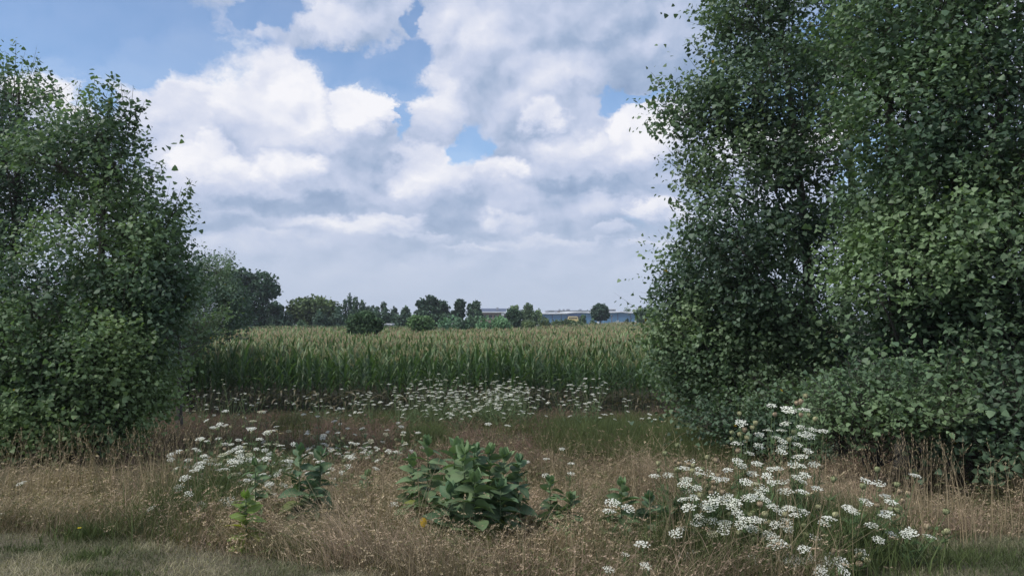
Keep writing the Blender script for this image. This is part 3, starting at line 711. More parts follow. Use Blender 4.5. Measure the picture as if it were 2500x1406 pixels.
# ------------------------------------------------------------------ corn
def blade_strip(G_, root, direc, up, L_, w, droop, segs, col0, col1, R, fold=0.25):
    """arched blade with a folded midrib"""
    t = np.linspace(0, 1, segs + 1)
    d = np.array([cos(direc), sin(direc), 0]); s = np.array([-sin(direc), cos(direc), 0])
    ang = up - droop * t ** 1.7
    dx = np.cos(ang); dz = np.sin(ang)
    r = np.concatenate([[0], np.cumsum((dx[1:] + dx[:-1]) / 2)]) * L_ / segs
    z = np.concatenate([[0], np.cumsum((dz[1:] + dz[:-1]) / 2)]) * L_ / segs
    wid = w * np.minimum(1, .45 + 2.2 * t) * (1 - t ** 2.2) + .002
    c = root + d * r[:, None] + np.array([0, 0, 1]) * z[:, None]
    tw = R.normal(0, .5) * t
    sv = s[None] * np.cos(tw)[:, None] + np.array([0, 0, 1]) * np.sin(tw)[:, None]
    nrm = np.stack([-np.sin(ang) * d[0], -np.sin(ang) * d[1], np.cos(ang)], 1)
    a = c + sv * wid[:, None] / 2 + nrm * (fold * wid)[:, None] * .5
    b = c - sv * wid[:, None] / 2 + nrm * (fold * wid)[:, None] * .5
    v = np.stack([a, c, b], 1).reshape(-1, 3)
    i = np.arange(segs) * 3
    f = np.concatenate([np.stack([i, i + 1, i + 4, i + 3], 1), np.stack([i + 1, i + 2, i + 5, i + 4], 1)])
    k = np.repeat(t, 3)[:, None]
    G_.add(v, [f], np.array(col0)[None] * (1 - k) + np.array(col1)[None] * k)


def corn_geo(seed, segs=5, nleaf=11, height=2.15, branches=8, young=0.0):
    R = np.random.default_rng(seed)
    st, lv, ts = Geo(), Geo(), Geo()
    h = height * .86
    lean = R.normal(0, .03, 2)
    t = np.linspace(0, 1, 5)
    st.tube(np.stack([lean[0] * t, lean[1] * t, -.03 + h * t], 1), .013 * (1 - .5 * t), (0.075, 0.105, 0.045), 5)
    a0 = R.uniform(0, pi)
    for i in range(nleaf):
        z = h * (0.16 + .82 * i / (nleaf - 1))
        a = a0 + pi * (i % 2) + R.normal(0, .35)
        fr = i / (nleaf - 1)
        L_ = .78 * (1 - abs(fr - .5) * .55) * R.uniform(.85, 1.1)
        up = 0.95 + .40 * fr + R.normal(0, .08)
        dr = (1.9 - 1.0 * fr) * R.uniform(.5, 1.2)
        if fr < .28:                                  # lowest leaves are dry and hang
            c0, c1, up, dr = (0.11, 0.105, 0.06), (0.16, 0.135, 0.09), .6, 2.0
        else:
            k = R.uniform(.8, 1.2)
            k = k * (1 - .28 * min(1, young * 1.3))
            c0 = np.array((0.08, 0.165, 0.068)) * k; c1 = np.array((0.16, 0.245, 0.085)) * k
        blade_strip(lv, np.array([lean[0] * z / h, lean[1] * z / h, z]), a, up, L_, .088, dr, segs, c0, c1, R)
    top = np.array([lean[0], lean[1], h - .05])
    tc_ = np.array((0.46, 0.34, 0.22)) * R.uniform(.85, 1.15)
    tc_ = tc_ * (1 - young) + np.array((0.20, 0.24, 0.10)) * young
    ts.tube(np.array([top, top + [0, 0, .2], top + [0, 0, .42]]), (.006, .009, .005), tc_, 4)
    for _ in range(branches):
        a = R.uniform(0, 2 * pi); l = R.uniform(.16, .26); o = R.uniform(.4, .75)
        p0 = top + np.array([0, 0, R.uniform(.10, .2)])
        p1 = p0 + np.array([cos(a) * sin(o) * l * .5, sin(a) * sin(o) * l * .5, cos(o) * l * .6])
        p2 = p0 + np.array([cos(a) * sin(o) * l, sin(a) * sin(o) * l, cos(o) * l * .85])
        ts.tube(np.array([p0, p1, p2]), (.005, .008, .004), tc_ * R.uniform(.8, 1.2), 3)
    if seed % 3 != 0:                                 # an ear with its silk
        a = a0 + .4; z = h * .5
        p = np.array([0.02 * cos(a), .02 * sin(a), z])
        e = Geo()
        lv.tube(np.array([p, p + [.05 * cos(a), .05 * sin(a), .09], p + [.09 * cos(a), .09 * sin(a), .2]]), (.016, .026, .008), (0.085, 0.135, 0.05), 6)
        lv.tube(np.array([p + [.09 * cos(a), .09 * sin(a), .2], p + [.11 * cos(a), .11 * sin(a), .23], p + [.13 * cos(a), .13 * sin(a), .2]]), (.008, .012, .004), (0.12, 0.06, 0.03), 4)
    return st, lv, ts


FIELD_Y0 = 27.2
ROW = 0.76


def far_edge(x, y):
    """True inside the cornfield: its far edge follows the line of bushes"""
    px = 1250 + F * x / y
    edge = np.interp(px, [0, 600, 860, 960, 1065, 1180, 1260, 1310, 1450, 1490, 1600, 1900], [108, 108, 108, 112, 86, 96, 102, 112, 150, 175, 190, 190])
    return y < edge


protos = []
for k in range(9):
    st, lv, ts = corn_geo(300 + k, nleaf=13, branches=5, young=(.75, .5, .85)[k % 3])
    protos.append((st.mesh('stalk', M_STEM), lv.mesh('leaves', M_CORN), ts.mesh('tassel', M_TASSEL)))

RC = np.random.default_rng(77)
corn_n = 0
for row in range(3):
    y0 = FIELD_Y0 + row * ROW
    xs = np.linspace(X_at(395, y0), X_at(1735, y0), 100)
    for i, x in enumerate(xs):
        x = x + RC.normal(0, .03); y = y0 + RC.normal(0, .05)
        ms = protos[RC.integers(len(protos))]
        place = ('outer row facing the weedy verge', 'second row behind the outer row', 'third row in from the verge')[row]
        r_ = empty('corn_plant', (x, y, gz(x, y)), RC.uniform(0, 6.28), 'green corn plant with tan tassel, ' + place + (', by the left trees' if X_at(700, y) > x else ', by the right trees' if x > X_at(1330, y) else ', mid field'), 'corn plant', 'corn plants in the ' + ('outer row', 'second row', 'third row')[row])
        s_ = RC.uniform(.86, 1.1)
        s_ *= .88 + .24 * float(vnoise(x, y, .45, 3))
        r_.scale = (s_, s_, s_)
        r_.rotation_euler[0] = RC.normal(0, .035); r_.rotation_euler[1] = RC.normal(0, .035)
        for nm, me in zip(('stalk', 'leaves', 'tassel'), ms):
            o = bpy.data.objects.new(nm, me); C.objects.link(o); o.parent = r_
        corn_n += 1


def corn_stuff():
    """the rest of the field as one mass"""
    R = np.random.default_rng(5)
    big = Geo()
    def raw(seed, segs, nleaf, br, zcut, yg=0.0):
        st, lv, ts = corn_geo(seed, segs, nleaf, branches=br, young=yg)
        V, Cc, Fs, n = [], [], {}, 0
        for g_ in (lv, ts):
            v = np.concatenate(g_.v); c = np.concatenate(g_.c)
            V.append(v); Cc.append(c)
            for kk, fl in g_.f.items(): Fs.setdefault(kk, []).append(np.concatenate(fl) + n)
            n += len(v)
        V = np.concatenate(V); Cc = np.concatenate(Cc)
        Fs = [np.concatenate(a) for a in Fs.values()]
        if zcut:                                     # only what rises above its neighbours
            out = []
            for f in Fs: out.append(f[(V[f][:, :, 2] > zcut).all(1)])
            Fs = out
        return V, Fs, Cc
    near = [raw(400 + k, 4, 10, 6, .9, .25) for k in range(6)]
    mid = [raw(420 + k, 3, 7, 6, 1.1, .0) for k in range(6)]
    far = [raw(440 + k, 2, 7, 4, 1.4) for k in range(5)]
    def fill(lib, ya, yb, sx, srow, wide, tass):
        rows = np.arange(ya, yb, srow)
        for y in rows:
            x0, x1 = X_at(150, y), X_at(2050, y)
            xs = np.arange(x0, x1, sx); xs = xs + R.normal(0, sx * .25, len(xs)); ys = y + R.normal(0, srow * .12, len(xs))
            k = far_edge(xs, ys); 
            xs, ys = xs[k], ys[k]
            which = R.integers(0, len(lib), len(xs))
            for q in range(len(lib)):
                m = which == q
                if not m.any(): continue
                X, Y = xs[m], ys[m]; N_ = len(X)
                a = R.uniform(0, 2 * pi, N_); s = R.uniform(.86, 1.1, N_) * (.90 + .2 * vnoise(X, Y, .45, 3))
                M = np.zeros((N_, 3, 3)); ca, sa = np.cos(a) * s * wide, np.sin(a) * s * wide
                M[:, 0, 0] = ca; M[:, 0, 1] = -sa; M[:, 1, 0] = sa; M[:, 1, 1] = ca; M[:, 2, 2] = s
                V, Fs, Cc = lib[q]
                col = Cc[None] * R.uniform(.8, 1.2, (N_, 1, 1))
                big.stamp(V, Fs, M, np.stack([X, Y, ground_z(X, Y)], 1), col)
    first = [raw(460 + k, 4, 12, 5, .6, .75) for k in range(6)]
    fill(first, FIELD_Y0 + 3 * ROW, 34, .19, ROW, 1.0, 1)
    fill(near, 34.3, 46, .19, ROW, 1.0, 1)
    fill(mid, 46, 75, .24, ROW * 1.2, 1.1, 1)
    fill(far, 75, 192, .42, 1.5, 1.5, 1)
    o = big.obj('corn', M_CORN)
    tag(o, 'corn field stretching back to the trees, tan tassels over green leaves', 'corn', kind='stuff')
corn_stuff()


# pale weeds along the far edge of the field, left of the lone bushes
def edge_weeds():
    R = np.random.default_rng(8); g_ = Geo()
    n = 9000
    y = R.uniform(104, 111, n); x = X_at(560, 108) + R.random(n) * (X_at(1060, 108) - X_at(560, 108))
    z = ground_z(x, y) + R.uniform(1.2, 2.35, n)
    Mx = rot_frames(R.normal(size=(n, 3)), R.uniform(0, 6.28, n)) * R.uniform(.2, .4, n)[:, None, None]
    g_.stamp(CL_V, CL_F, Mx, np.stack([x, y, z], 1), np.array([(0.10, 0.14, 0.065)]) * R.uniform(.7, 1.3, (n, 1)))
    tag(g_.obj('weeds', M_FAR), 'pale green weeds along the far left edge of the cornfield', 'weeds', kind='stuff')
edge_weeds()


# ------------------------------------------------------------------ grasses
def grass_blades(G_, x, y, h, w, lean, col, R, segs=3, col_tip=None, comb=0.0):
    n = len(x)
    a = R.uniform(0, 2 * pi, n)
    if comb:                              # clumps lie the same way
        a = np.where(R.random(n) < comb, vnoise(x, y, .9, 51) * 9 + R.normal(0, .5, n), a)
    d = np.stack([np.cos(a), np.sin(a), np.zeros(n)], 1)
    f = R.uniform(0, 2 * pi, n); s = np.stack([np.cos(f), np.sin(f), np.zeros(n)], 1)
    base = np.stack([x, y, ground_z(x, y) - .01], 1)
    t = np.linspace(0, 1, segs + 1)
    off = d[:, None] * (lean[:, None] * h[:, None] * t[None] ** 1.8)[..., None]
    c = base[:, None] + off + np.array([0, 0, 1.0]) * (h[:, None] * t[None] * (1 - .25 * lean[:, None] * t[None]))[..., None]
    wid = w[:, None] * (1 - t[None] ** 1.5) * .5
    A = c[:, :-1] + s[:, None] * wid[:, :-1, None]; B = c[:, :-1] - s[:, None] * wid[:, :-1, None]
    v = np.concatenate([np.stack([A, B], 2).reshape(n, -1, 3), c[:, -1:]], 1)
    m = 2 * segs + 1
    fq = np.array([(2 * i, 2 * i + 1, 2 * i + 3, 2 * i + 2) for i in range(segs - 1)]).reshape(-1, 4)
    ft = np.array([(2 * segs - 2, 2 * segs - 1, 2 * segs)])
    o = (np.arange(n) * m)[:, None, None]
    cc = np.repeat(col[:, None], m, 1)
    if col_tip is not None:
        k = np.concatenate([np.repeat(t[:-1], 2), [1]])[None, :, None]
        cc = cc * (1 - k) + col_tip[:, None] * k
    G_.add(v.reshape(-1, 3), [(fq[None] + o).reshape(-1, 4), (ft[None] + o).reshape(-1, 3)], cc.reshape(-1, 3))
    return c[:, -1], d


# a dry seed head: a loose narrow panicle
PAN_V, PAN_F = [], []
_r = np.random.default_rng(3)
for i in range(9):
    zz = i / 9; a = i * 2.4; l = .30 * (1 - zz * .6)
    p = np.array([0, zz, 0]); q = p + np.array([cos(a) * .16 * (1 - zz * .5), l * .8, sin(a) * .16 * (1 - zz * .5)])
    s_ = np.array([-sin(a), 0.1, cos(a)]) * .05
    b = len(PAN_V); PAN_V += [p, (p + q) / 2 + s_, q, (p + q) / 2 - s_]; PAN_F.append((b, b + 1, b + 2, b + 3))
PAN_V = np.array(PAN_V); PAN_F = [np.array(PAN_F)]

TAN = np.array((0.39, 0.325, 0.215)); PINK = np.array((0.34, 0.245, 0.19)); RUST = np.array((0.15, 0.10, 0.08)); OLV = np.array((0.12, 0.13, 0.06))
GRN = np.array((0.072, 0.092, 0.042)); STRAW = np.array((0.36, 0.29, 0.19)); GREY = np.array((0.19, 0.17, 0.12))


def in_ell(px, py, e):
    return np.clip(1 - ((px - e[0]) / e[2]) ** 2 - ((py - e[1]) / e[3]) ** 2, 0, 1)


def sample_verge(n, ya, yb, R, pxa=-260, pxb=2760):
    y = np.sqrt(R.uniform(ya ** 2, yb ** 2, n)); px = R.uniform(pxa, pxb, n)
    return X_at(px, y), y


def lawn_amount(px, py):
    left = ss(py - np.interp(px, [-300, 0, 350, 600, 900, 1150], [1290, 1292, 1318, 1350, 1395, 1460]), -14, 14)
    right = ss(py - np.interp(px, [1950, 2060, 2250, 2500, 2800], [1520, 1345, 1310, 1300, 1300]), -14, 14)
    return np.maximum(left, right)


def green_amount(px, py, x, y):
    g_ = np.zeros_like(px)
    for e, k in (((1560, 1085, 270, 65), 2.2), ((1700, 1130, 160, 60), .8), ((1045, 1085, 70, 40), 1.3), ((720, 1045, 60, 25), .8), ((560, 1200, 190, 120), .45), ((1900, 1330, 330, 120), 1.1), ((780, 1260, 110, 60), .4),
                 ((1140, 1290, 220, 60), .35), ((980, 1010, 330, 30), .6), ((330, 1310, 260, 25), .8), ((1270, 1060, 150, 30), .5)):
        g_ = np.maximum(g_, k * in_ell(px, py, e) ** .6)
    return g_


def grasses():
    R = np.random.default_rng(9)
    dry, green, lawn = Geo(), Geo(), Geo()
    for (ya, yb, n, wk) in ((4.3, 7.0, 60000, 1.0), (7.0, 10.5, 75000, 1.3), (10.5, 16, 75000, 1.8), (16, 27.6, 75000, 2.6)):
        x, y = sample_verge(n, ya, yb, R)
        px, py = photo_xy(x, y)
        la = lawn_amount(px, py); keep = R.random(len(x)) > la
        x, y, px, py = x[keep], y[keep], px[keep], py[keep]
        ga = green_amount(px, py, x, y) + .35 * (vnoise(x, y, .8, 2) - .55)
        isg = R.random(len(x)) < np.clip(ga, 0.03, .92)
        patch = vnoise(x, y, 1.1, 4); patch2 = vnoise(x, y, 2.6, 9)
        # dry grass: pale and tall near the road, low, fine and reddish brown beyond
        farr = ss(y + 1.2 * (vnoise(x, y, .5, 44) - .5), 8.6, 12)
        hh = (0.05 + .30 * patch ** 2 + .20 * R.random(len(x)) ** 2) * (1 - .10 * farr)
        hh *= .45 + .55 * ss(-la[keep] + .5, 0, .5)
        hh *= 1 - .35 * in_ell(px, py, (250, 1260, 420, 60))
        colr = TAN[None] * (1 - patch2[:, None]) + PINK[None] * patch2[:, None]
        colr = colr * (1 - farr[:, None]) + (RUST * 1.15)[None] * farr[:, None]
        colr = colr * R.uniform(.5, 1.4, (len(x), 1)) * (.78 + .42 * vnoise(x, y, .75, 31))[:, None]
        ol = R.random(len(x)) < .10 + .35 * (vnoise(x, y, 1.7, 12) > .62)
        colr[ol] = OLV * R.uniform(.6, 1.4, (ol.sum(), 1)) * (1 - .3 * farr[ol, None])
        bent = R.random(len(x)) < .12
        hh[bent] *= 1.6
        st = R.random(len(x)) < .07
        colr[st] = STRAW * R.uniform(.7, 1.05, (st.sum(), 1)) * (1 - .35 * farr[st, None])
        hh[st] *= 1.7
        d_ = ~isg
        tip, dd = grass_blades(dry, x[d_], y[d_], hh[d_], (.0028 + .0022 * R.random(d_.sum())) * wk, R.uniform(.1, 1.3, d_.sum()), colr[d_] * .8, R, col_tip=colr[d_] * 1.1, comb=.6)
        # seed heads on a share of the stalks
        k = R.random(len(tip)) < .2
        T = tip[k]; D = dd[k]
        ax = D * .9 + np.array([0, 0, .55]) + R.normal(0, .25, T.shape)
        ax[:, 2] -= R.uniform(0, .8, len(T))
        Mx = rot_frames(ax, R.uniform(0, 6.28, len(T))) * (R.uniform(.05, .10, len(T)) * (.6 + .4 * wk))[:, None, None]
        dry.stamp(PAN_V, PAN_F, Mx, T - ax * .02, colr[d_][k] * 1.15)
        # low thatch
        m = R.random(len(x)) < .5
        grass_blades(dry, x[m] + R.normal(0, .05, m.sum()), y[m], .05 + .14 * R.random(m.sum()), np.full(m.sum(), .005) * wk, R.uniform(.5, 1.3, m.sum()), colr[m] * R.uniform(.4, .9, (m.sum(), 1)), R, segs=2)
        g_ = isg
        tall = (0.10 + .20 * R.random(g_.sum())) * (1 + .5 * farr[g_])
        gc = GRN[None] * R.uniform(.6, 1.5, (g_.sum(), 1)) * np.array([1, 1, 1]) + np.array([(0.035, 0.02, 0.0)]) * R.random((g_.sum(), 1))
        grass_blades(green, x[g_], y[g_], tall, (.0035 + .003 * R.random(g_.sum())) * wk, R.uniform(.1, .9, g_.sum()), gc, R)
    # extra green clumps
    for (px, py, rx, ry, n, h) in ((222, 1358, 65, 14, 260, .10), (285, 1392, 110, 10, 260, .06), (240, 1308, 90, 12, 600, .17), (80, 1335, 110, 12, 260, .07), (2300, 1360, 260, 25, 1200, .09), (1850, 1330, 260, 50, 9000, .42), (1720, 1370, 150, 30, 4000, .35), (540, 1240, 120, 40, 4500, .4), (600, 1180, 120, 40, 3000, .4), (1080, 1030, 260, 12, 5000, .55), (1045, 1082, 42, 14, 2600, .5), (1560, 1078, 190, 34, 15000, .45), (1680, 1110, 110, 30, 5000, .4), (1350, 1050, 90, 14, 1500, .4), (60, 1120, 120, 20, 1500, .5), (1420, 1040, 90, 12, 1500, .4)):
        d = base_depth(px, py); t = R.normal(0, .5, (n, 2))
        x = X_at(px, d) + t[:, 0] * rx / F * d; d2 = d + t[:, 1] * (base_depth(px, py - ry) - d)
        c = GRN[None] * np.array([[1.1, 1.15, .95]]) * R.uniform(.6, 1.5, (n, 1))
        grass_blades(green, x, d2, h * R.uniform(.5, 1.1, n), np.full(n, .008), R.uniform(.1, .8, n), c, R)
    # tall pale stalks standing above the rest
    for (px, py, rx, n) in ((400, 1225, 70, 70), (200, 1235, 220, 150), (480, 1240, 60, 40), (1560, 1300, 60, 40), (1350, 1230, 200, 60), (2250, 1300, 200, 130), (1650, 1390, 50, 30), (1000, 1300, 250, 60), (1900, 1380, 200, 40)):
        d = base_depth(px, py)
        xx = X_at(px, d) + R.normal(0, .55, n) * rx / F * d; yy = d + R.uniform(-.5, .6, n)
        c = STRAW[None] * R.uniform(.6, 1.0, (n, 1))
        tip, dd = grass_blades(dry, xx, yy, R.uniform(.55, .85, n), np.full(n, .007), R.uniform(.02, .35, n), c, R, segs=4)
        Mx = rot_frames(dd * .3 + np.array([0, 0, 1.0]) + R.normal(0, .15, tip.shape), R.uniform(0, 6, n)) * (R.uniform(.08, .14, n))[:, None, None] * np.array([[[.5, 1, .5]]])
        dry.stamp(PAN_V, PAN_F, Mx, tip - [0, 0, .06], c)
    # short mown grass at both lower corners
    n = 220000
    x, y = sample_verge(n, 3.6, 8.5, R); px, py = photo_xy(x, y)
    k = R.random(n) < lawn_amount(px, py)
    x, y, px, py = x[k], y[k], px[k], py[k]; n = len(x)
    pt = vnoise(x, y, 2.2, 6); rt = ss(px, 1700, 2100)
    mixg = np.clip(ss(pt, .45, .75) * .7 + .6 * rt + R.normal(0, .2, n), 0, 1)[:, None]
    c = np.array((0.33, 0.30, 0.20))[None] * (1 - mixg) + (GRN * 1.15)[None] * mixg
    c = c * R.uniform(.6, 1.4, (n, 1))
    grass_blades(lawn, x, y, R.uniform(.02, .085, n) * (.6 + .8 * vnoise(x, y, 3.5, 61)), R.uniform(.003, .006, n), R.uniform(.2, 1.5, n), c, R, segs=2)
    tag(dry.obj('dry_grass', M_GRASS), 'dry tan and rusty brown grass covering the verge', 'dry grass', kind='stuff')
    tag(green.obj('green_grass', M_GRASS), 'green grass tufts among the dry grass', 'green grass', kind='stuff')
    tag(lawn.obj('mown_grass', M_GRASS), 'short mown grass in the lower corners', 'mown grass', kind='stuff')
grasses()


# ------------------------------------------------------------------ wild carrot (flat white flower heads)
def umbel(seed, flat=True, n=26, tone=(0.78, 0.79, 0.72), gap=1.0, petals=5):
    """one flower head 2 units across: many tiny florets gathered in little plates, with the rays under them"""
    R = np.random.default_rng(seed); g_ = Geo()
    fl, ry = [], []
    for i in range(n):
        r = math.sqrt((i + .5) / n); a = i * 2.39996 + R.normal(0, .12)
        r *= R.uniform(.9, 1.06)
        z = (.16 * (1 - r * r) if flat else .38 * r * r - .15) + R.normal(0, .03)
        p = np.array([r * cos(a), r * sin(a), z])
        q = R.uniform(.115, .19) * gap
        k = 7
        aa = np.arange(k) * 2 * pi / k + R.uniform(0, 6)
        rr = q * R.uniform(.55, 1.15, k)
        v = np.vstack([p + [0, 0, .05], np.stack([p[0] + rr * np.cos(aa), p[1] + rr * np.sin(aa), p[2] + R.normal(0, .02, k)], 1)])
        tilt = r * .25
        f = np.array([(0, 1 + j, 1 + (j + 1) % k) for j in range(k)])
        g_.add(v, [f], np.array(tone) * R.uniform(.85, 1.05))
        if i % 2 == 0:
            c0 = np.array([0, 0, -.55])
            m = (c0 + p) / 2 + np.array([0, 0, -.06])
            w = .018
            s = np.array([-sin(a), cos(a), 0]) * w
            g_.add([c0 - s, c0 + s, m + s, m - s, p + s - [0, 0, .02], p - s - [0, 0, .02]], [np.array([(0, 1, 2, 3), (3, 2, 4, 5)])], (0.10, 0.15, 0.06))
    return g_


def nest(seed, tone):
    """closed seed head: rays curled up into a cup"""
    R = np.random.default_rng(seed); g_ = Geo()
    n = 22
    for i in range(n):
        a = i * 2.39996; o = R.uniform(.75, 1.0)
        t = np.linspace(0, 1, 5)
        r = .78 * np.sin(t * pi * .74) ** .9 * o + .02; z = -.75 + 1.5 * t * R.uniform(.85, 1.05)
        pts = np.stack([r * np.cos(a), r * np.sin(a), z], 1)
        s = np.array([-sin(a), cos(a), 0]) * np.array([.05, .10, .14, .17, .10])[:, None] * R.uniform(.8, 1.3)
        v = np.stack([pts + s, pts - s], 1).reshape(-1, 3)
        f = np.array([(2 * j, 2 * j + 1, 2 * j + 3, 2 * j + 2) for j in range(4)])
        g_.add(v, [f], np.array(tone) * R.uniform(.6, 1.25))
    # filled top
    for i in range(14):
        a = i * 2.4; r = .5 * math.sqrt(i / 14)
        p = np.array([r * cos(a), r * sin(a), .45 + R.uniform(-.1, .15)])
        aa = np.arange(5) * 2 * pi / 5
        v = np.vstack([p + [0, 0, .1], np.stack([p[0] + .16 * np.cos(aa), p[1] + .16 * np.sin(aa), np.full(5, p[2])], 1)])
        g_.add(v, [np.array([(0, 1 + j, 1 + (j + 1) % 5) for j in range(5)])], np.array(tone) * R.uniform(.5, 1.3))
    return g_


UMB = [umbel(500 + i, n=(30, 34, 28, 36)[i % 4], gap=(1.0, .95, 1.1, .9)[i % 4]).mesh('flower_head', M_PETAL, False) for i in range(6)]
UMB_C = [umbel(520 + i, flat=False, n=28).mesh('flower_head', M_PETAL, False) for i in range(2)]
UMB_OLD = [umbel(530 + i, n=30, tone=(0.60, 0.58, 0.42)).mesh('flower_head', M_PETAL, False) for i in range(2)]
NEST = [nest(540, (0.36, 0.36, 0.20)).mesh('seed_head', M_SEED, False), nest(541, (0.28, 0.31, 0.16)).mesh('seed_head', M_SEED, False), nest(542, (0.36, 0.29, 0.19)).mesh('seed_head', M_SEED, False)]
RL = np.random.default_rng(99)
plant_count = {}


def carrot(base, heads, label, group, stem_w=1.0, feathery=True, far=False, face=.38):
    """base (x, y); heads: (x, y, z, kind, size) in the world; kind w white, c cupped, o old cream, s seed"""
    x, y = base; z = gz(x, y)
    r_ = empty('wild_carrot', (x, y, z), 0, label, 'wildflower', group)
    g_ = Geo(); o3 = np.array([x, y, z])
    fork_h = .35 * min(h[2] - z for h in heads)
    hs = []
    for i, (hx, hy, hz, kd, sz) in enumerate(heads):
        e = np.array([hx, hy, hz - sz * .55]) - o3
        b = np.array([0, 0, -.02]); k = np.array([e[0] * .25, e[1] * .25, max(.06, min(fork_h, e[2] * .5))])
        t = np.linspace(0, 1, 6)[:, None]
        mid = np.array([k[0] * 1.1 + e[0] * .35, k[1] + e[1] * .35, (k[2] + e[2]) / 2 - .02])
        P_ = (1 - t) ** 3 * b + 3 * t * (1 - t) ** 2 * k + 3 * t * t * (1 - t) * mid + t ** 3 * e
        g_.tube(P_, np.linspace(.0035, .0018, 6) * stem_w, np.array((0.12, 0.17, 0.075)) * RL.uniform(.7, 1.4), 3 if far else 4, cap=False)
        hs.append((e, P_[-1] - P_[-2]))
        if feathery:                                 # thin cut leaves on the stem
            for _ in range(9 if not far else 3):
                q = P_[RL.integers(1, 5)]; a = RL.uniform(0, 6.28); l = RL.uniform(.05, .13)
                for _k in range(4):
                    a2 = a + RL.normal(0, .4); u = RL.uniform(.1, .8)
                    d = np.array([cos(a2), sin(a2), u]) * l * RL.uniform(.5, 1); s = np.array([-sin(a2), cos(a2), 0]) * .004 * stem_w
                    g_.add([q, q + d * .5 + s, q + d, q + d * .5 - s], [np.array([(0, 1, 2, 3)])], np.array((0.07, 0.12, 0.045)) * RL.uniform(.7, 1.3))
    g_.obj('stems', M_STEM, r_)
    for (hx, hy, hz, kd, sz), (e, dr) in zip(heads, hs):
        me = {'w': UMB[RL.integers(6)], 'c': UMB_C[RL.integers(2)], 'o': UMB_OLD[RL.integers(2)], 's': NEST[RL.integers(3)]}[kd]
        o = bpy.data.objects.new('seed_head' if kd == 's' else 'flower_head', me); C.objects.link(o); o.parent = r_
        o.location = Vector(e) + Vector((0, 0, sz * (.55 if kd != 's' else .7)))
        up = Vector(dr).normalized() * .5 + Vector((RL.normal(0, .16), RL.normal(0, .2) - (.12 if far else face), 1.0))
        o.rotation_euler = up.to_track_quat('Z', 'Y').to_euler()
        o.scale = (sz, sz, sz * (1.0 if kd != 's' else 1.15))
    return r_


# big near patch on the right: head places read off the photograph
W7 = """1480,120 1605,150b 1725,150 1250,250 1580,255 1450,305 1385,335 1550,305 1700,280 1745,340b 1785,298 1860,310 1520,360 1560,385 1560,425 1215,400 1380,422 1310,475 1550,460 1670,410 1690,500b 1745,455 1220,530 1365,550 1255,568 1640,560 1690,565 1790,555 1475,592 1525,585 1145,598 1330,625 1440,640 1660,650 1720,635 1280,685 1475,690 1560,688 1700,683 1415,733 1340,700o 1575,755b 1380,745 1810,733 1703,758 700,635 820,585 930,590 915,622 1005,628 870,540 600,640 1060,665 1110,668 835,670 820,705 915,730 845,750 1145,798 1095,825 1205,835 815,815 890,800 1295,805 1380,780 1430,820 1480,865 1010,855b 850,875 960,860 1535,908 1615,885 1705,905 1215,915 930,938 1040,975 970,980 1135,980 1275,965 1350,963 1410,972 1580,975 1645,930 1900,955 1860,990 905,993 1025,1028 1320,1030 1590,1030 1110,1050 1450,1065 1025,1070o 1420,1095 1060,1120 975,1135 1790,1098 1500,1145b 1700,1140 1380,1160 1550,1140 1840,1160 1705,1180 1400,1195 890,1208 815,1230 1055,1195 1550,1220 1545,1275o 1755,1250 1985,1270 1660,1280 1610,1290 1690,1325 1775,1310 1870,1315 1900,1270 815,1298 1345,1270 1825,1355 1960,1360 2000,1385 2130,1280 1620,1345 1530,1390 800,1030 757,1065 1590,880 1640,360 1610,170 1830,1340 1480,1100 1560,1330 1720,340 1500,1000 1180,870 1120,1010 1240,1000 1330,800 1900,1300 1050,800 990,880"""
S7 = """1240,185 1735,55 1670,105 1700,95 1360,255 1275,305 1335,290 1180,325 1180,375 1295,365 1225,460 1505,190 1700,195 1760,195 1805,225 1645,325 1610,378 1845,578 775,420 680,480 630,555 635,605 755,535 790,555 860,560 890,570 885,610 995,510 1060,530 960,595 770,600 1075,645 940,650 980,700 1040,690 875,715 1040,735 1105,765 940,790 1740,790 1935,675 1385,855 1820,885 1570,930 1420,930 1310,935 1155,930 1460,990 1225,1065 1380,1055 1575,1055 1710,1015 1720,1080 1575,1100 1490,1220 1335,1115 1925,1195 2115,1335 1190,1340 1235,1325 1435,1360 1945,935 1240,340 1000,720 1060,700 1020,770"""
W3 = "575,750 660,770 570,890 465,940 700,850 735,890 605,1045 740,1105 835,1105 870,1088 990,1118 650,1140 905,715 690,985 710,965 440,920 490,960"
S3 = "650,680 355,745 550,790 780,780 795,825 850,840 815,885 645,915 735,945 775,950 250,930 150,1050 160,1115 975,1060 1110,1090 1105,960 510,1235 515,1340 570,1315 1090,1100"
def read(s, ox, oy, k, default):
    out = []
    for w in s.split():
        kd = default
        if w[-1] in 'bo':
            kd = {'b': 'B', 'o': 'o'}[w[-1]]; w = w[:-1]
        a, b = w.split(','); out.append((ox + int(a) / k, oy + int(b) / k, kd))
    return out
near_heads = read(W7, 1400, 950, 3.083, 'w') + read(S7, 1400, 950, 3.083, 's') + read(W3, 1900, 900, 2.778, 'w') + read(S3, 1900, 900, 2.778, 's')
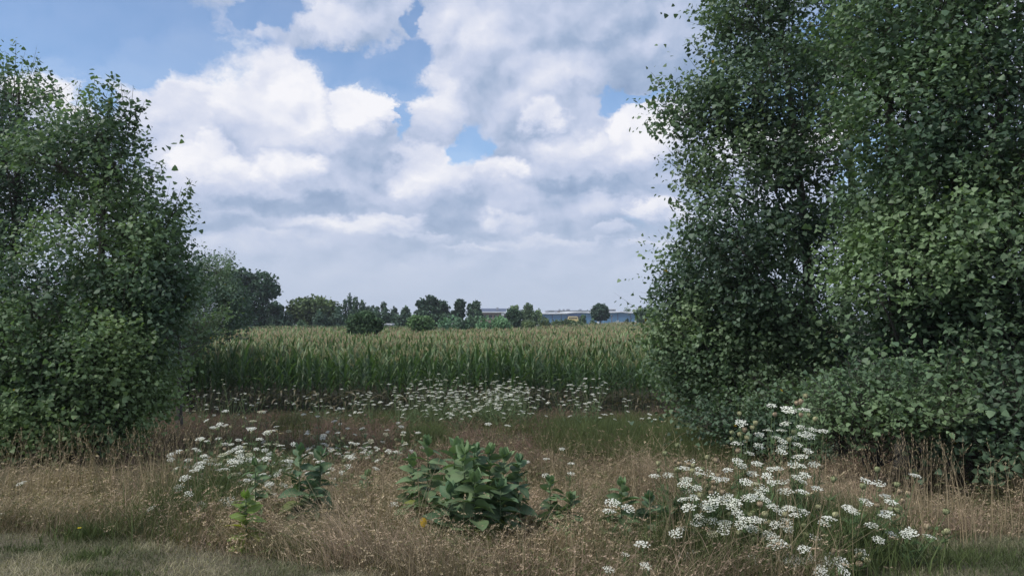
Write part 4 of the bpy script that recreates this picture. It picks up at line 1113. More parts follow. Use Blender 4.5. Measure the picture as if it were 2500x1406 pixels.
# gather heads into plants by where they stand, tall ones behind
order = sorted(near_heads, key=lambda h: (int((h[0] - 1560) // 70), h[1]))
plants = []
cur = []
for h in order:
    if cur and (len(cur) >= 5 or abs(h[0] - cur[0][0]) > 75 or abs(h[1] - cur[0][1]) > 120): plants.append(cur); cur = []
    cur.append(h)
plants.append(cur)
ORD = ['', '', 'two', 'three', 'four', 'five', 'six']
used_labels = set()
def uniq(cands):
    for c in cands:
        if c not in used_labels:
            used_labels.add(c); return c
    return cands[-1]
for hs in plants:
    mx = sum(h[0] for h in hs) / len(hs); my = sum(h[1] for h in hs) / len(hs)
    d = 5.15 + 1.1 * (1 - (my - 980) / 420) + RL.uniform(-.15, .15)
    base_px = mx + (1860 - mx) * .10
    bx = X_at(base_px, d)
    hh = []
    for (hx, hy, kd) in hs:
        dd = d + RL.uniform(-.18, .12)
        sz = {'w': .045, 'B': .060, 'o': .048, 's': .026}[kd] * RL.uniform(.85, 1.15)
        k2 = {'w': 'w', 'B': 'w', 'o': 'o', 's': 's'}[kd]
        if k2 == 'w' and RL.random() < .12: k2 = 'c'
        zz = Z_at(hy, dd)
        zz = max(zz, gz(X_at(hx, dd), dd) + .12)
        hh.append((X_at(hx, dd), dd, zz, k2, sz))
    nw = sum(h[3] != 's' for h in hh); nsd = len(hh) - nw
    side = 'far left side' if mx < 1690 else 'left part' if mx < 1790 else 'middle' if mx < 1900 else 'right part' if mx < 2010 else 'thin right fringe' if mx < 2160 else 'outermost right edge'
    lev = 'top' if my < 1080 else 'upper' if my < 1150 else 'mid height' if my < 1230 else 'lower' if my < 1310 else 'lowest'
    lev = {'mid height': 'central'}.get(lev, lev)
    side = {'far left side': 'far left', 'left part': 'left', 'right part': 'right', 'thin right fringe': 'right fringe', 'outermost right edge': 'far right'}.get(side, side)
    if nsd == 0: wht = (ORD[nw] + ' white heads') if nw > 1 else 'a white head'
    elif nw == 0: wht = (ORD[nsd] + ' seed heads only') if nsd > 1 else 'one seed head only'
    else: wht = (ORD[nw] or 'one') + ' white and ' + (ORD[nsd] or 'one') + ' seed heads'
    lb = uniq([f'wild carrot, {wht}, {lev} {side} of the near patch', f'wild carrot, {wht}, its double, {lev} {side} of near patch'])
    carrot((bx, d + .02), hh, lb, 'wild carrots in the near right patch', stem_w=1.0)

# single heads near the milkweeds and at the left, each a small plant: photo place of the head, size, label
SINGLES = [
 ((1492, 1222), (1484, 1242), (1531, 1236), 'wild carrot with three large white heads among the right milkweed leaves', .055, 5.8),
 ((1563, 1321), None, None, 'large white headed wild carrot in front of the right milkweed', .055, 5.2),
 ((1484, 1381), None, None, 'low white headed wild carrot near the bottom edge', .04, 5.0),
 ((1571, 1373), None, None, 'low white headed wild carrot beside a pale dry stalk at the bottom', .038, 5.0),
 ((1523, 1345), None, None, 'small white wild carrot head low in front of the right milkweed', .03, 5.2),
 ((966, 1226), None, None, 'white wild carrot head just left of the big milkweed clump', .045, 7.0),
 ((1284, 1125), None, None, 'white wild carrot head at the right shoulder of the big milkweed clump', .04, 8.2),
 ((1333, 1117), None, None, 'white wild carrot head alone in the dry grass, left of a close pair', .04, 8.6),
 ((1393, 1128), (1393, 1152), None, 'wild carrot with two white heads, one above the other, in dry grass', .042, 8.4),
 ((1332, 1157), None, None, 'white wild carrot head on top of the slim milkweed', .04, 7.8),
 ((1371, 1093), None, None, 'far small white wild carrot head above the dry grass clearing', .04, 10.2),
 ((1192, 1033), (1240, 1037), None, 'wide white wild carrot head over the brown grass behind the milkweeds', .055, 12.5),
 ((1022, 1054), None, None, 'white wild carrot head above the tip of the big milkweed clump', .05, 12.0),
 ((62, 1176), None, None, 'white wild carrot head in dry grass near the left edge', .05, 8.4),
 ((13, 1261), None, None, 'white wild carrot head at the very left edge', .045, 7.2),
 ((3, 1199), None, None, 'small white wild carrot head cut by the left edge', .035, 8.2),
 ((666, 1050), (655, 1056), None, 'wide bright white wild carrot head alone behind the left patch', .06, 10.2),
 ((467, 1187), (474, 1194), None, 'wild carrot with a close pair of white heads below the left patch', .045, 8.0),
 ((859, 1286), None, None, 'tiny white flower head low in the dry grass, mid left', .028, 6.6),
 ((838, 1307), None, None, 'cream flower head low in the dry grass, mid left', .028, 6.5),
]
for p1, p2, p3, lb, sz, d in SINGLES:
    hh = []
    for q in (p1, p2, p3):
        if q is None: continue
        dd = d + RL.uniform(-.05, .05)
        hh.append((X_at(q[0], dd), dd, max(Z_at(q[1], dd), gz(X_at(q[0], dd), dd) + .1), 'w', sz))
    carrot((X_at(p1[0] + RL.uniform(-8, 8), d), d + .02), hh, lb, 'scattered single wild carrots')


def patch(n, ells, dr, kinds, label, group, size, per=(2, 4), hmin=.35, spread=.16, vert=.55):
    """plants over elliptical areas of flower heads; dr gives the depth range from the lowest to the highest head"""
    made = []
    for i in range(n):
        e = ells[RL.choice(len(ells), p=np.array([q[4] for q in ells]) / sum(q[4] for q in ells))]
        a = RL.uniform(0, 6.28); r = math.sqrt(RL.random())
        px = e[0] + e[2] * r * cos(a); py = e[1] + e[3] * r * sin(a)
        f = np.clip((dr[2] - py) / (dr[2] - dr[3]), 0, 1)
        d = dr[0] + (dr[1] - dr[0]) * f + RL.uniform(-.3, .3)
        x = X_at(px, d); k = RL.integers(per[0], per[1] + 1)
        hh = []
        for _ in range(k):
            hx = x + RL.normal(0, spread); dd = d + RL.normal(0, spread * .6)
            hz = Z_at(py, d) + RL.normal(0, spread * vert)
            hz = max(hz, gz(hx, dd) + hmin * RL.uniform(.8, 1.2))
            kd = RL.choice(list(kinds.keys()), p=list(kinds.values()))
            hh.append((hx, dd, hz, kd, size * RL.uniform(.75, 1.2) * (.62 if kd == 's' else 1)))
        made.append((x, d, hh, px, py))
    return made


def put(made, fn, group, **kw):
    for x, d, hh, px, py in made:
        nw = sum(h[3] != 's' for h in hh)
        carrot((x, d), hh, fn(px, py, nw, len(hh) - nw), group, **kw)


left = patch(62, [(520, 1110, 95, 50, 2.6), (565, 1185, 120, 70, 3.0), (590, 1080, 100, 30, 1), (640, 1200, 60, 60, .8), (540, 1255, 100, 45, 1.2)], (6.7, 10.0, 1290, 1060),
             {'w': .58, 'o': .14, 's': .28}, '', '', .046, per=(3, 5), spread=.15, vert=1.0, hmin=.16)
put(left, lambda px, py, nw, ns_: f'mid size wild carrot with {ORD[nw] + " white heads" if nw > 1 else "one white head" if nw else "seed heads only"}, {"front" if py > 1190 else "back" if py < 1100 else "centre"} {"left" if px < 500 else "right" if px > 590 else "middle"} of the left patch',
    'wild carrots in the left patch', stem_w=1.1)
mid = patch(40, [(880, 1070, 110, 60, 2.5), (950, 1090, 60, 50, 1.2), (770, 1060, 120, 40, 1), (760, 1110, 70, 40, .8), (790, 1180, 60, 40, .5)], (9.0, 15.0, 1200, 1020),
            {'w': .72, 'o': .08, 's': .20}, '', '', .048, per=(3, 4), spread=.22, vert=.9, hmin=.18)
put(mid, lambda px, py, nw, ns_: f'wild carrot of the loose scatter {"over the dark milkweed" if px < 830 else "left of the big milkweed clump"}, {"with seed heads" if ns_ else "white heads only"}',
    'wild carrots scattered between the left patch and the milkweeds', stem_w=1.5)
tinys = patch(80, [(1120, 970, 190, 34, 5.0), (960, 985, 60, 36, 1), (1240, 965, 60, 30, 1)], (17.0, 23.5, 1040, 935), {'w': .95, 'o': .03, 's': .02}, '', '', .052, per=(5, 7), spread=.34)
put(tinys, lambda px, py, nw, ns_: f'small distant wild carrot in the dense band before the corn, {"left" if px < 1040 else "right" if px > 1200 else "middle"} third, {"back" if py < 965 else "front"}',
    'wild carrots in the dense band before the corn', stem_w=2.0, far=True)
rt = patch(17, [(1415, 970, 40, 42, 2.5), (1440, 950, 30, 20, 1), (1500, 1000, 120, 20, .8)], (17.5, 23.0, 1040, 925), {'w': .95, 's': .05}, '', '', .055, per=(4, 6), spread=.26)
put(rt, lambda px, py, nw, ns_: f'small distant wild carrot in the clump right of the dense band, {"back" if py < 965 else "front"} {"left" if px < 1415 else "right"}', 'wild carrots in the right clump before the corn', stem_w=2.0, far=True)
lf = patch(36, [(660, 980, 230, 30, 2), (520, 975, 100, 30, 1), (830, 985, 100, 30, 2)], (19.0, 24.5, 1020, 945), {'w': .85, 'o': .05, 's': .10}, '', '', .046, per=(2, 4), spread=.3)
put(lf, lambda px, py, nw, ns_: f'sparse distant wild carrot at the foot of the corn, {"by the left trees" if px < 560 else "mid way" if px < 720 else "next to the dense band"}, {"back" if py < 975 else "front"}', 'sparse wild carrots at the foot of the corn', stem_w=2.0, far=True)


# ------------------------------------------------------------------ milkweeds
def milk_leaf_tmpl(bend, cup):
    nu, nv = 8, 5
    u = np.linspace(0, 1, nu); v = np.linspace(-1, 1, nv)
    w = .30 * np.sin(np.clip(u, .02, .985) ** .85 * pi) ** .8
    U, V = np.meshgrid(u, v, indexing='ij')
    x = w[:, None] * V
    z = cup * np.abs(V) ** 1.3 * w[:, None] - bend * U ** 2 + .012 * np.sin(U * 22 + np.abs(V) * 4) * np.abs(V)
    vv = np.stack([x, U, z], -1).reshape(-1, 3)
    i, j = np.meshgrid(np.arange(nu - 1), np.arange(nv - 1), indexing='ij')
    f = np.stack([i * nv + j, i * nv + j + 1, (i + 1) * nv + j + 1, (i + 1) * nv + j], -1).reshape(-1, 4)
    rib = (np.abs(V) < .1).reshape(-1)
    return vv, [f], rib
MLT = [milk_leaf_tmpl(b, c) for b, c in ((.12, .35), (.3, .25), (.5, .2), (.2, .5))]


def milkweed(label, px, base_py, top_py, nleaf, leaf, col, seed, group=None, lean=0.0, spread=1.0, lo=0.04, d=None):
    R = np.random.default_rng(seed)
    d = d or base_depth(px, base_py); x = X_at(px, d); z = gz(x, d)
    H = Z_at(top_py, d) - z
    r_ = empty('milkweed', (x, d, z), 0, label, 'milkweed', group)
    st, lv = Geo(), Geo()
    t = np.linspace(0, 1, 8)
    ax = np.stack([lean * t ** 1.5, R.normal(0, .02) * t, H * .93 * t], 1)
    st.tube(ax, .008 * (1 - .5 * t), (0.10, 0.14, 0.07), 6)
    a0 = R.uniform(0, pi)
    pairs = int(nleaf * .75)
    for i in range(pairs):
        fr = lo + (1 - lo) * i / (pairs - 1)
        p = np.array([np.interp(fr, t, ax[:, k]) for k in range(3)])
        for s in (0, pi):
            a = a0 + (i % 2) * pi / 2 + s + R.normal(0, .45)
            up = .02 + .85 * fr ** 3 + R.normal(0, .25)
            L_ = leaf * (1.05 - .55 * fr ** 4) * R.uniform(.85, 1.12)
            y = np.array([[cos(a) * cos(up) * spread, sin(a) * cos(up) * spread, sin(up)]])
            # keep the upper face up
            yy = y / np.linalg.norm(y)
            zz = np.array([[0, 0, 1.0]]) - yy * yy[0, 2]; zz /= np.linalg.norm(zz)
            xx = np.cross(yy, zz)
            rl = R.normal(0, .5); xx, zz = xx * cos(rl) + zz * sin(rl), -xx * sin(rl) + zz * cos(rl)
            M = np.stack([xx, yy, zz], 2) * L_
            V, Fs, rib = MLT[R.integers(4)]
            c = np.tile(np.array(col) * R.uniform(.7, 1.3), (len(V), 1))
            if fr < .4 and R.random() < .18: c = c * np.array((1.7, 1.25, .7))
            c[rib] = c[rib] * .55 + np.array((0.16, 0.2, 0.11)) * .45
            lv.stamp(V, Fs, M, p[None], c[None])
    # young leaves at the tip
    for i in range(5):
        a = R.uniform(0, 6.28); up = 1.1 + R.normal(0, .15)
        yy = np.array([[cos(a) * cos(up), sin(a) * cos(up), sin(up)]]); xx = np.array([[-sin(a), cos(a), 0]]); zz = np.cross(xx, yy)
        V, Fs, rib = MLT[0]
        c = np.tile(np.array(col) * 1.3, (len(V), 1))
        lv.stamp(V, Fs, np.stack([xx, yy, zz], 2) * leaf * .5, ax[-1][None], c[None])
    st.obj('stem', M_STEM, r_)
    lv.obj('leaves', M_MILK, r_)
    return r_


MC = (0.13, 0.20, 0.095); MCD = (0.09, 0.155, 0.08); MCY = (0.20, 0.29, 0.07)
GM = 'milkweed stems of the big clump'
milkweed('tallest milkweed stem at the left of the big clump, reaching highest', 1046, 1300, 1068, 22, .20, MC, 601, GM)
milkweed('milkweed stem second from the left in the big clump', 1102, 1305, 1074, 20, .20, MC, 602, GM, lean=.04)
milkweed('broad leaved milkweed stem in the middle front of the big clump', 1135, 1312, 1090, 22, .22, MC, 603, GM)
milkweed('milkweed stem in the middle back of the big clump', 1160, 1292, 1086, 20, .20, MCD, 604, GM)
milkweed('milkweed stem right of the clump middle with a pale tip', 1195, 1306, 1092, 22, .21, MC, 605, GM)
milkweed('dark upright milkweed stem at the right end of the big clump', 1258, 1300, 1112, 18, .17, MCD, 606, GM, lean=.03)
milkweed('leafy milkweed stem between the tallest one and the left foot', 1022, 1290, 1112, 20, .19, MC, 631, GM, lean=-.05)
milkweed('milkweed stem behind the clump middle with spreading upper leaves', 1128, 1280, 1078, 20, .21, MC, 632, GM)
milkweed('broad milkweed stem between the pale tip and the dark right end', 1230, 1295, 1100, 20, .21, MC, 633, GM)
milkweed('low wide leaved milkweed stem at the front middle of the big clump', 1160, 1322, 1160, 16, .24, MC, 634, GM)
milkweed('short milkweed stem low at the left foot of the big clump', 1012, 1268, 1145, 22, .13, MC, 607, GM)
milkweed('short leafy milkweed stem at the front foot of the big clump', 1100, 1320, 1190, 14, .22, MCD, 608, GM)
milkweed('short dark milkweed stem at the lower right of the big clump', 1222, 1315, 1180, 14, .20, MCD, 609, GM)
milkweed('dark milkweed plant behind white flowers, left stem of its pair', 735, 1290, 1085, 22, .17, MCD, 611, 'milkweeds left of the big clump')
milkweed('dark milkweed plant behind white flowers, right stem of its pair', 785, 1288, 1095, 20, .17, MCD, 612, 'milkweeds left of the big clump')
milkweed('short milkweed between the dark pair, hanging lower leaves', 760, 1295, 1170, 14, .16, MCD, 613, 'milkweeds left of the big clump')
milkweed('yellow green milkweed low in front of the left carrot patch', 610, 1330, 1200, 16, .15, MCY, 614, 'milkweeds in the left carrot patch')
milkweed('milkweed with one pale leaf inside the left carrot patch', 632, 1285, 1120, 14, .15, (0.085, 0.14, 0.06), 615, 'milkweeds in the left carrot patch')
milkweed('small milkweed alone in dry grass left of the big clump', 900, 1232, 1155, 14, .17, MC, 616, 'milkweeds left of the big clump')
milkweed('slim milkweed under a white head right of the big clump', 1342, 1300, 1165, 20, .15, MC, 617, 'slim milkweeds right of the big clump')
milkweed('slim pale tipped milkweed, right one of its pair', 1390, 1305, 1205, 20, .15, MC, 618, 'slim milkweeds right of the big clump')
milkweed('milkweed with a bright top leaf beside the three large white heads', 1515, 1340, 1172, 18, .17, MC, 619, 'milkweeds at the left of the right carrot patch')
milkweed('milkweed behind the pale dry stalks left of the right patch', 1582, 1340, 1205, 18, .15, MCD, 620, 'milkweeds at the left of the right carrot patch')
milkweed('milkweed half hidden among the near right white flowers', 1650, 1350, 1225, 16, .18, MCD, 621, 'milkweeds at the left of the right carrot patch')


# ------------------------------------------------------------------ small yellow things
def yellow_leaf():
    d = 6.15; x = X_at(1036, d); z = Z_at(1268, d); g0 = gz(x, d)
    r_ = empty('yellow_leaf_plant', (x, d, g0), 0, 'round yellow leaf on a short stem left of the big milkweed foot', 'yellow leaf')
    g_ = Geo(); k = 10; a = np.arange(k) * 2 * pi / k
    v = np.vstack([[(0, -.012, 0)], np.stack([.027 * np.cos(a), .004 * np.cos(2 * a), .040 * np.sin(a)], 1)]) + [0, 0, z - g0]
    g_.add(v, [np.array([(0, 1 + j, 1 + (j + 1) % k) for j in range(k)])], (0.62, 0.40, 0.04))
    g_.obj('leaf', M_YEL, r_)
    s = Geo(); s.tube(np.array([(0, .01, 0), (.01, .01, (z - g0) * .5), (.015, .0, z - g0 - .03)]), .003, (0.12, 0.13, 0.06), 4); s.obj('stem', M_STEM, r_)
yellow_leaf()


def dandelion():
    d = base_depth(203, 1312); x = X_at(203, d); g0 = gz(x, d)
    r_ = empty('yellow_flower', (x, d, g0), 0, 'tiny bright yellow flower at the edge of the mown grass', 'yellow flower')
    s = Geo(); s.tube(np.array([(0, 0, 0), (.01, 0, .06), (.01, 0, .1)]), .002, (0.1, 0.15, 0.06), 4); s.obj('stem', M_STEM, r_)
    g_ = Geo()
    for i in range(16):
        a = i * 2.4; l = .018
        p = np.array([.01, 0, .1])
        q = p + np.array([cos(a) * l, sin(a) * l, .006]); w = np.array([-sin(a), cos(a), 0]) * .004
        g_.add([p, (p + q) / 2 + w, q, (p + q) / 2 - w], [np.array([(0, 1, 2, 3)])], (0.75, 0.6, 0.02))
    g_.obj('petals', M_YEL, r_)
dandelion()


# ------------------------------------------------------------------ buildings and vehicles far off
def flat_mat(name, col, rough=.6, wave=0.0, axis='X', metal=0.0, noise_amt=.1, noise_scale=1.0, brick=False):
    m = bpy.data.materials.new(name); m.use_nodes = True
    t = m.node_tree; t.nodes.clear(); N = Nodes(t)
    geo = N.new('ShaderNodeNewGeometry'); pos = geo.outputs['Position']
    k = N.rng(N.noise(pos, noise_scale, 5, .6), .3, .7, 1 - noise_amt, 1 + noise_amt, smooth=False)
    vm = N.new('ShaderNodeVectorMath', operation='SCALE')
    if brick:
        tcn = N.new('ShaderNodeTexCoord'); mp = N.new('ShaderNodeMapping'); mp.inputs['Rotation'].default_value = (pi / 2, 0, 0)
        t.links.new(tcn.outputs['Object'], mp.inputs[0])
        b = N.new('ShaderNodeTexBrick'); t.links.new(mp.outputs[0], b.inputs[0]); b.inputs['Scale'].default_value = 4
        b.inputs['Color1'].default_value = (*col, 1); b.inputs['Color2'].default_value = (col[0] * .7, col[1] * .7, col[2] * .7, 1); b.inputs['Mortar'].default_value = (.3, .28, .25, 1)
        t.links.new(b.outputs[0], vm.inputs[0])
    else: vm.inputs[0].default_value = col
    t.links.new(k, vm.inputs['Scale'])
    p = N.new('ShaderNodeBsdfPrincipled'); t.links.new(vm.outputs[0], p.inputs['Base Color'])
    p.inputs['Roughness'].default_value = rough; p.inputs['Metallic'].default_value = metal
    if wave:
        wv = N.new('ShaderNodeTexWave', bands_direction='X'); t.links.new(pos, wv.inputs[0]); wv.inputs['Scale'].default_value = wave
        b = N.new('ShaderNodeBump'); b.inputs['Strength'].default_value = .6; b.inputs['Distance'].default_value = .05
        t.links.new(wv.outputs['Fac'], b.inputs['Height']); t.links.new(b.outputs[0], p.inputs['Normal'])
    o = N.new('ShaderNodeOutputMaterial'); t.links.new(p.outputs[0], o.inputs[0])
    return m
M_BLUE = flat_mat('blue_metal_siding', (0.085, 0.22, 0.38), .5, wave=1.6)
M_BLUE_D = flat_mat('dark_blue_siding', (0.06, 0.13, 0.28), .5, wave=1.6)
M_WHITE = flat_mat('white_roof_metal', (0.72, 0.74, 0.76), .45, wave=.8)
M_ROOFD = flat_mat('dark_blue_grey_roof', (0.075, 0.10, 0.16), .6, wave=1.0)
M_BRICK = flat_mat('brown_brick', (0.24, 0.16, 0.12), .85, brick=True)
M_TRIM = flat_mat('grey_trim', (0.30, 0.32, 0.36), .6)
M_GLASS = flat_mat('dark_glass', (0.03, 0.035, 0.04), .15)
M_BUSY = flat_mat('bus_yellow', (0.60, 0.47, 0.18), .5)
M_CREAM = flat_mat('cream_paint', (0.70, 0.68, 0.55), .5)
M_RUB = flat_mat('rubber', (0.03, 0.03, 0.03), .8)
M_WOOD = flat_mat('weathered_pole_wood', (0.11, 0.09, 0.075), .9)


def warehouse():
    d = 420.0
    z0 = gz(X_at(1430, d), d)
    r_ = empty('warehouse', (X_at(1430, d), d, z0), 0, 'long blue metal warehouse with a thin white roof edge on the horizon', 'warehouse')
    o = np.array([X_at(1430, d), d, z0])
    def L_(px, py, dd=0): return np.array([X_at(px, d), d + dd, Z_at(py, d)]) - o
    def prism(profile, y0, y1, name, mat):
        """wall with a sloping top profile: list of (px, top py)"""
        g_ = Geo(); v = []
        for px, py in profile:
            a = L_(px, py); v += [(a[0], y0, 0), (a[0], y0, a[2]), (a[0], y1, a[2] + .4), (a[0], y1, 0)]
        n = len(profile); f = []
        for i in range(n - 1):
            b = 4 * i; c = 4 * (i + 1)
            f += [(b, c, c + 1, b + 1), (b + 1, c + 1, c + 2, b + 2), (b + 2, c + 2, c + 3, b + 3)]
        f += [(0, 1, 2, 3), (4 * n - 4, 4 * n - 1, 4 * n - 2, 4 * n - 3)]
        g_.add(v, [np.array(f)], (.5, .5, .5)); return g_.obj(name, mat, r_, smooth=False)
    left_p = [(1318, 766), (1349, 766), (1383, 765.5), (1400, 763.5), (1420, 763), (1443, 764), (1470, 763.5)]
    prism(left_p, 0, 60, 'wall', M_BLUE)
    prism([(1384, 766.2), (1400, 764.3), (1419, 763.8), (1419.5, 764)], -.6, -.1, 'canopy_wall', M_BLUE_D)
    right_p = [(1470.2, 763.5), (1482, 763.6), (1512, 762.4), (1532, 764.2), (1552, 763.6)]
    prism(right_p, -8, 60, 'wall', M_BLUE)
    # white roof edge following both profiles
    for pr, y in ((left_p, -1.2), (right_p, -9.2)):
        g_ = Geo(); v = []
        for px, py in pr:
            a = L_(px, py); v += [(a[0], y, a[2] - .12), (a[0], y, a[2] + .42), (a[0], 62, a[2] + 1.2), (a[0], 62, a[2] + .7)]
        n = len(pr); f = []
        for i in range(n - 1):
            b = 4 * i; c = 4 * (i + 1)
            f += [(b, c, c + 1, b + 1), (b + 1, c + 1, c + 2, b + 2), (b, b + 3, c + 3, c)]
        g_.add(v, [np.array(f)], (.7, .7, .7)); g_.obj('roof_edge', M_WHITE, r_, smooth=False)
    # dark seams, downpipes, dock opening and doors
    for px, top in ((1348.5, 766.6), (1533, 765.5), (1503, 764.5), (1370, 766.4)):
        g_ = Geo(); a = L_(px, top); y = -.25 if px < 1470 else -8.25
        g_.box((a[0] - .18, y, .05), (a[0] + .18, y + .2, a[2]), (.1, .1, .1)); g_.obj('downpipe', M_ROOFD, r_, smooth=False)
    g_ = Geo(); a = L_(1385, 771); b = L_(1419, 771); g_.box((a[0], -.9, .1), (b[0], -.65, a[2]), (.1, .1, .1)); g_.obj('dock_opening', M_GLASS, r_, smooth=False)
    for px in (1503, 1546, 1460):
        g_ = Geo(); a = L_(px, 776); y = -.2 if px < 1470 else -8.2
        g_.box((a[0] - .55, y, 0), (a[0] + .55, y + .15, 2.3), (.7, .7, .7)); dd = g_.obj('door', M_WHITE, r_, smooth=False)
        h = Geo(); h.box((a[0] + .3, y - .08, 1.0), (a[0] + .42, y - .01, 1.12), (.1, .1, .1)); h.obj('handle', M_RUB, dd, smooth=False)
    for px in (1340, 1362, 1498, 1538):
        g_ = Geo(); a = L_(px, 766); yy = 18
        g_.box((a[0] - .8, yy, a[2] + .6), (a[0] + .8, yy + 1.6, a[2] + 1.7), (.5, .5, .5)); g_.obj('roof_vent', M_TRIM, r_, smooth=False)
warehouse()


def white_hall():
    d = 530.0; x0, x1 = X_at(1338, d), X_at(1470, d); z0 = gz((x0 + x1) / 2, d); cx = (x0 + x1) / 2
    r_ = empty('white_hall', (cx, d, z0), 0, 'low white hall with flat grey roof line behind the blue warehouse', 'industrial hall')
    zt = Z_at(759.5, d) - z0
    g_ = Geo(); g_.box((x0 - cx, 0, 0), (x1 - cx, 40, zt), (.7, .7, .7)); g_.obj('wall', M_WHITE, r_, smooth=False)
    g_ = Geo(); g_.box((x0 - cx - .6, -.6, zt + .01), (x1 - cx + .6, 41, zt + .5), (.3, .3, .3)); g_.obj('roof', M_TRIM, r_, smooth=False)
    g_ = Geo(); a = X_at(1358, d) - cx; g_.box((a - 1, -.5, zt - 2.2), (a + 2.4, -.02, zt - .1), (.2, .1, .1)); g_.obj('vent_box', M_BRICK, r_, smooth=False)
    for px in (1368, 1378, 1387, 1391, 1420):
        g_ = Geo(); a = X_at(px, d) - cx; g_.box((a - .7, 8, zt + .52), (a + .7, 9.5, zt + 1.5), (.3, .3, .3)); g_.obj('roof_unit', M_TRIM, r_, smooth=False)
    d2 = 560.0; x0, x1 = X_at(1487, d2), X_at(1503, d2); z0 = gz(x0, d2)
    r2 = empty('grey_hall', ((x0 + x1) / 2, d2, z0), 0, 'small pale grey building top just right of the dark round tree', 'industrial hall')
    w = (x1 - x0) / 2; zt = Z_at(756, d2) - z0
    g_ = Geo(); g_.box((-w, 0, 0), (w, 14, zt), (.4, .4, .4)); g_.obj('wall', M_TRIM, r2, smooth=False)
    g_ = Geo(); g_.box((-w - .4, -.4, zt + .01), (w + .4, 14.4, zt + .5), (.4, .4, .4)); g_.obj('roof', M_WHITE, r2, smooth=False)
    d3 = 400.0; x0, x1 = X_at(1303, d3), X_at(1316, d3); z0 = gz(x0, d3)
    r3 = empty('white_shed', ((x0 + x1) / 2, d3, z0), 0, 'small white shed with flat roof at the left end of the blue warehouse', 'shed')
    w = (x1 - x0) / 2; zt = Z_at(768.5, d3) - z0
    g_ = Geo(); g_.box((-w * .5, 0, 0), (w, 8, zt), (.7, .7, .7)); g_.obj('wall', M_WHITE, r3, smooth=False)
    g_ = Geo(); g_.box((-w * 1.3, -1, zt + .01), (w, 8.4, zt + .35), (.7, .7, .7)); g_.obj('roof', M_WHITE, r3, smooth=False)
    g_ = Geo(); g_.box((-w * .2, -.1, 0), (w * .2, -.01, 2.2), (.1, .1, .1)); g_.obj('door', M_GLASS, r3, smooth=False)
white_hall()


def brick_hall():
    d = 290.0; xa, xb = X_at(1172, d), X_at(1244, d); cx = (xa + xb) / 2; z0 = gz(cx, d)
    r_ = empty('brick_building', (cx, d, z0), 0, 'brick building with a sloping dark blue roof and white eaves between trees', 'building')
    ze = Z_at(761.5, d) - z0; zr = Z_at(752.2, d) - z0
    x0, x1 = xa - cx, X_at(1231, d) - cx; x2 = xb - cx; xr = X_at(1236.5, d) - cx
    g_ = Geo(); g_.box((x0, 0, 0), (x1, 16, ze - .25), (.3, .2, .2)); g_.box((x1 + .002, .4, 0), (x2, 15, ze - .6), (.3, .2, .2)); g_.obj('wall', M_BRICK, r_, smooth=False)
    g_ = Geo()
    v = [(x0 - .5, -.6, ze), (x1 + .3, -.6, ze), (xr, 8, zr), (x0 - .5, 8, zr), (x1 + .3, 16.6, ze), (x0 - .5, 16.6, ze), (x0 - .5, -.6, ze - .01), (x1 + .3, -.6, ze - .01)]
    g_.add(v, [np.array([(0, 1, 2, 3), (3, 2, 4, 5)]), np.array([(1, 4, 2), (0, 3, 5)])], (.1, .1, .15)); g_.obj('roof', M_ROOFD, r_, smooth=False)
    g_ = Geo(); g_.box((x0 - .6, -.75, ze - .26), (x1 + .4, -.55, ze + .1), (.6, .6, .6)); g_.obj('eaves', M_WHITE, r_, smooth=False)
    g_ = Geo(); g_.box((X_at(1224, d) - cx, -.4, ze - 1.4), (x1 - .05, -.02, ze - .3), (.7, .7, .7)); g_.obj('white_panel', M_WHITE, r_, smooth=False)
    g_ = Geo(); a = X_at(1214, d) - cx; zz = (ze + zr) / 2; g_.box((a - .4, 3, zz), (a + .4, 4, zz + 1.0), (.6, .6, .6)); g_.obj('roof_vent', M_TRIM, r_, smooth=False)
    for i in range(5):
        g_ = Geo(); a = x0 + 1.5 + i * 1.9; g_.box((a, -.04, ze - 2.3), (a + 1.1, -.01, ze - 1.1), (.1, .1, .1)); w = g_.obj('window', M_GLASS, r_, smooth=False)
        h = Geo(); h.box((a - .1, -.08, ze - 2.42), (a + 1.2, -.045, ze - 2.32), (.6, .6, .6)); h.obj('sill', M_WHITE, w, smooth=False)
brick_hall()


def wheels(r_, xs, y0, y1, rad):
    for x in xs:
        for y in (y0, y1):
            g_ = Geo(); a = np.arange(14) * 2 * pi / 14
            v = np.vstack([np.stack([x + rad * np.cos(a), np.full(14, y), rad + rad * np.sin(a)], 1), np.stack([x + rad * np.cos(a), np.full(14, y + .25), rad + rad * np.sin(a)], 1)])
            f = np.array([(i, (i + 1) % 14, 14 + (i + 1) % 14, 14 + i) for i in range(14)])
            g_.add(v, [f, np.arange(14)[None], np.arange(14, 28)[None][:, ::-1]], (.03, .03, .03)); g_.obj('wheel', M_RUB, r_, smooth=False)


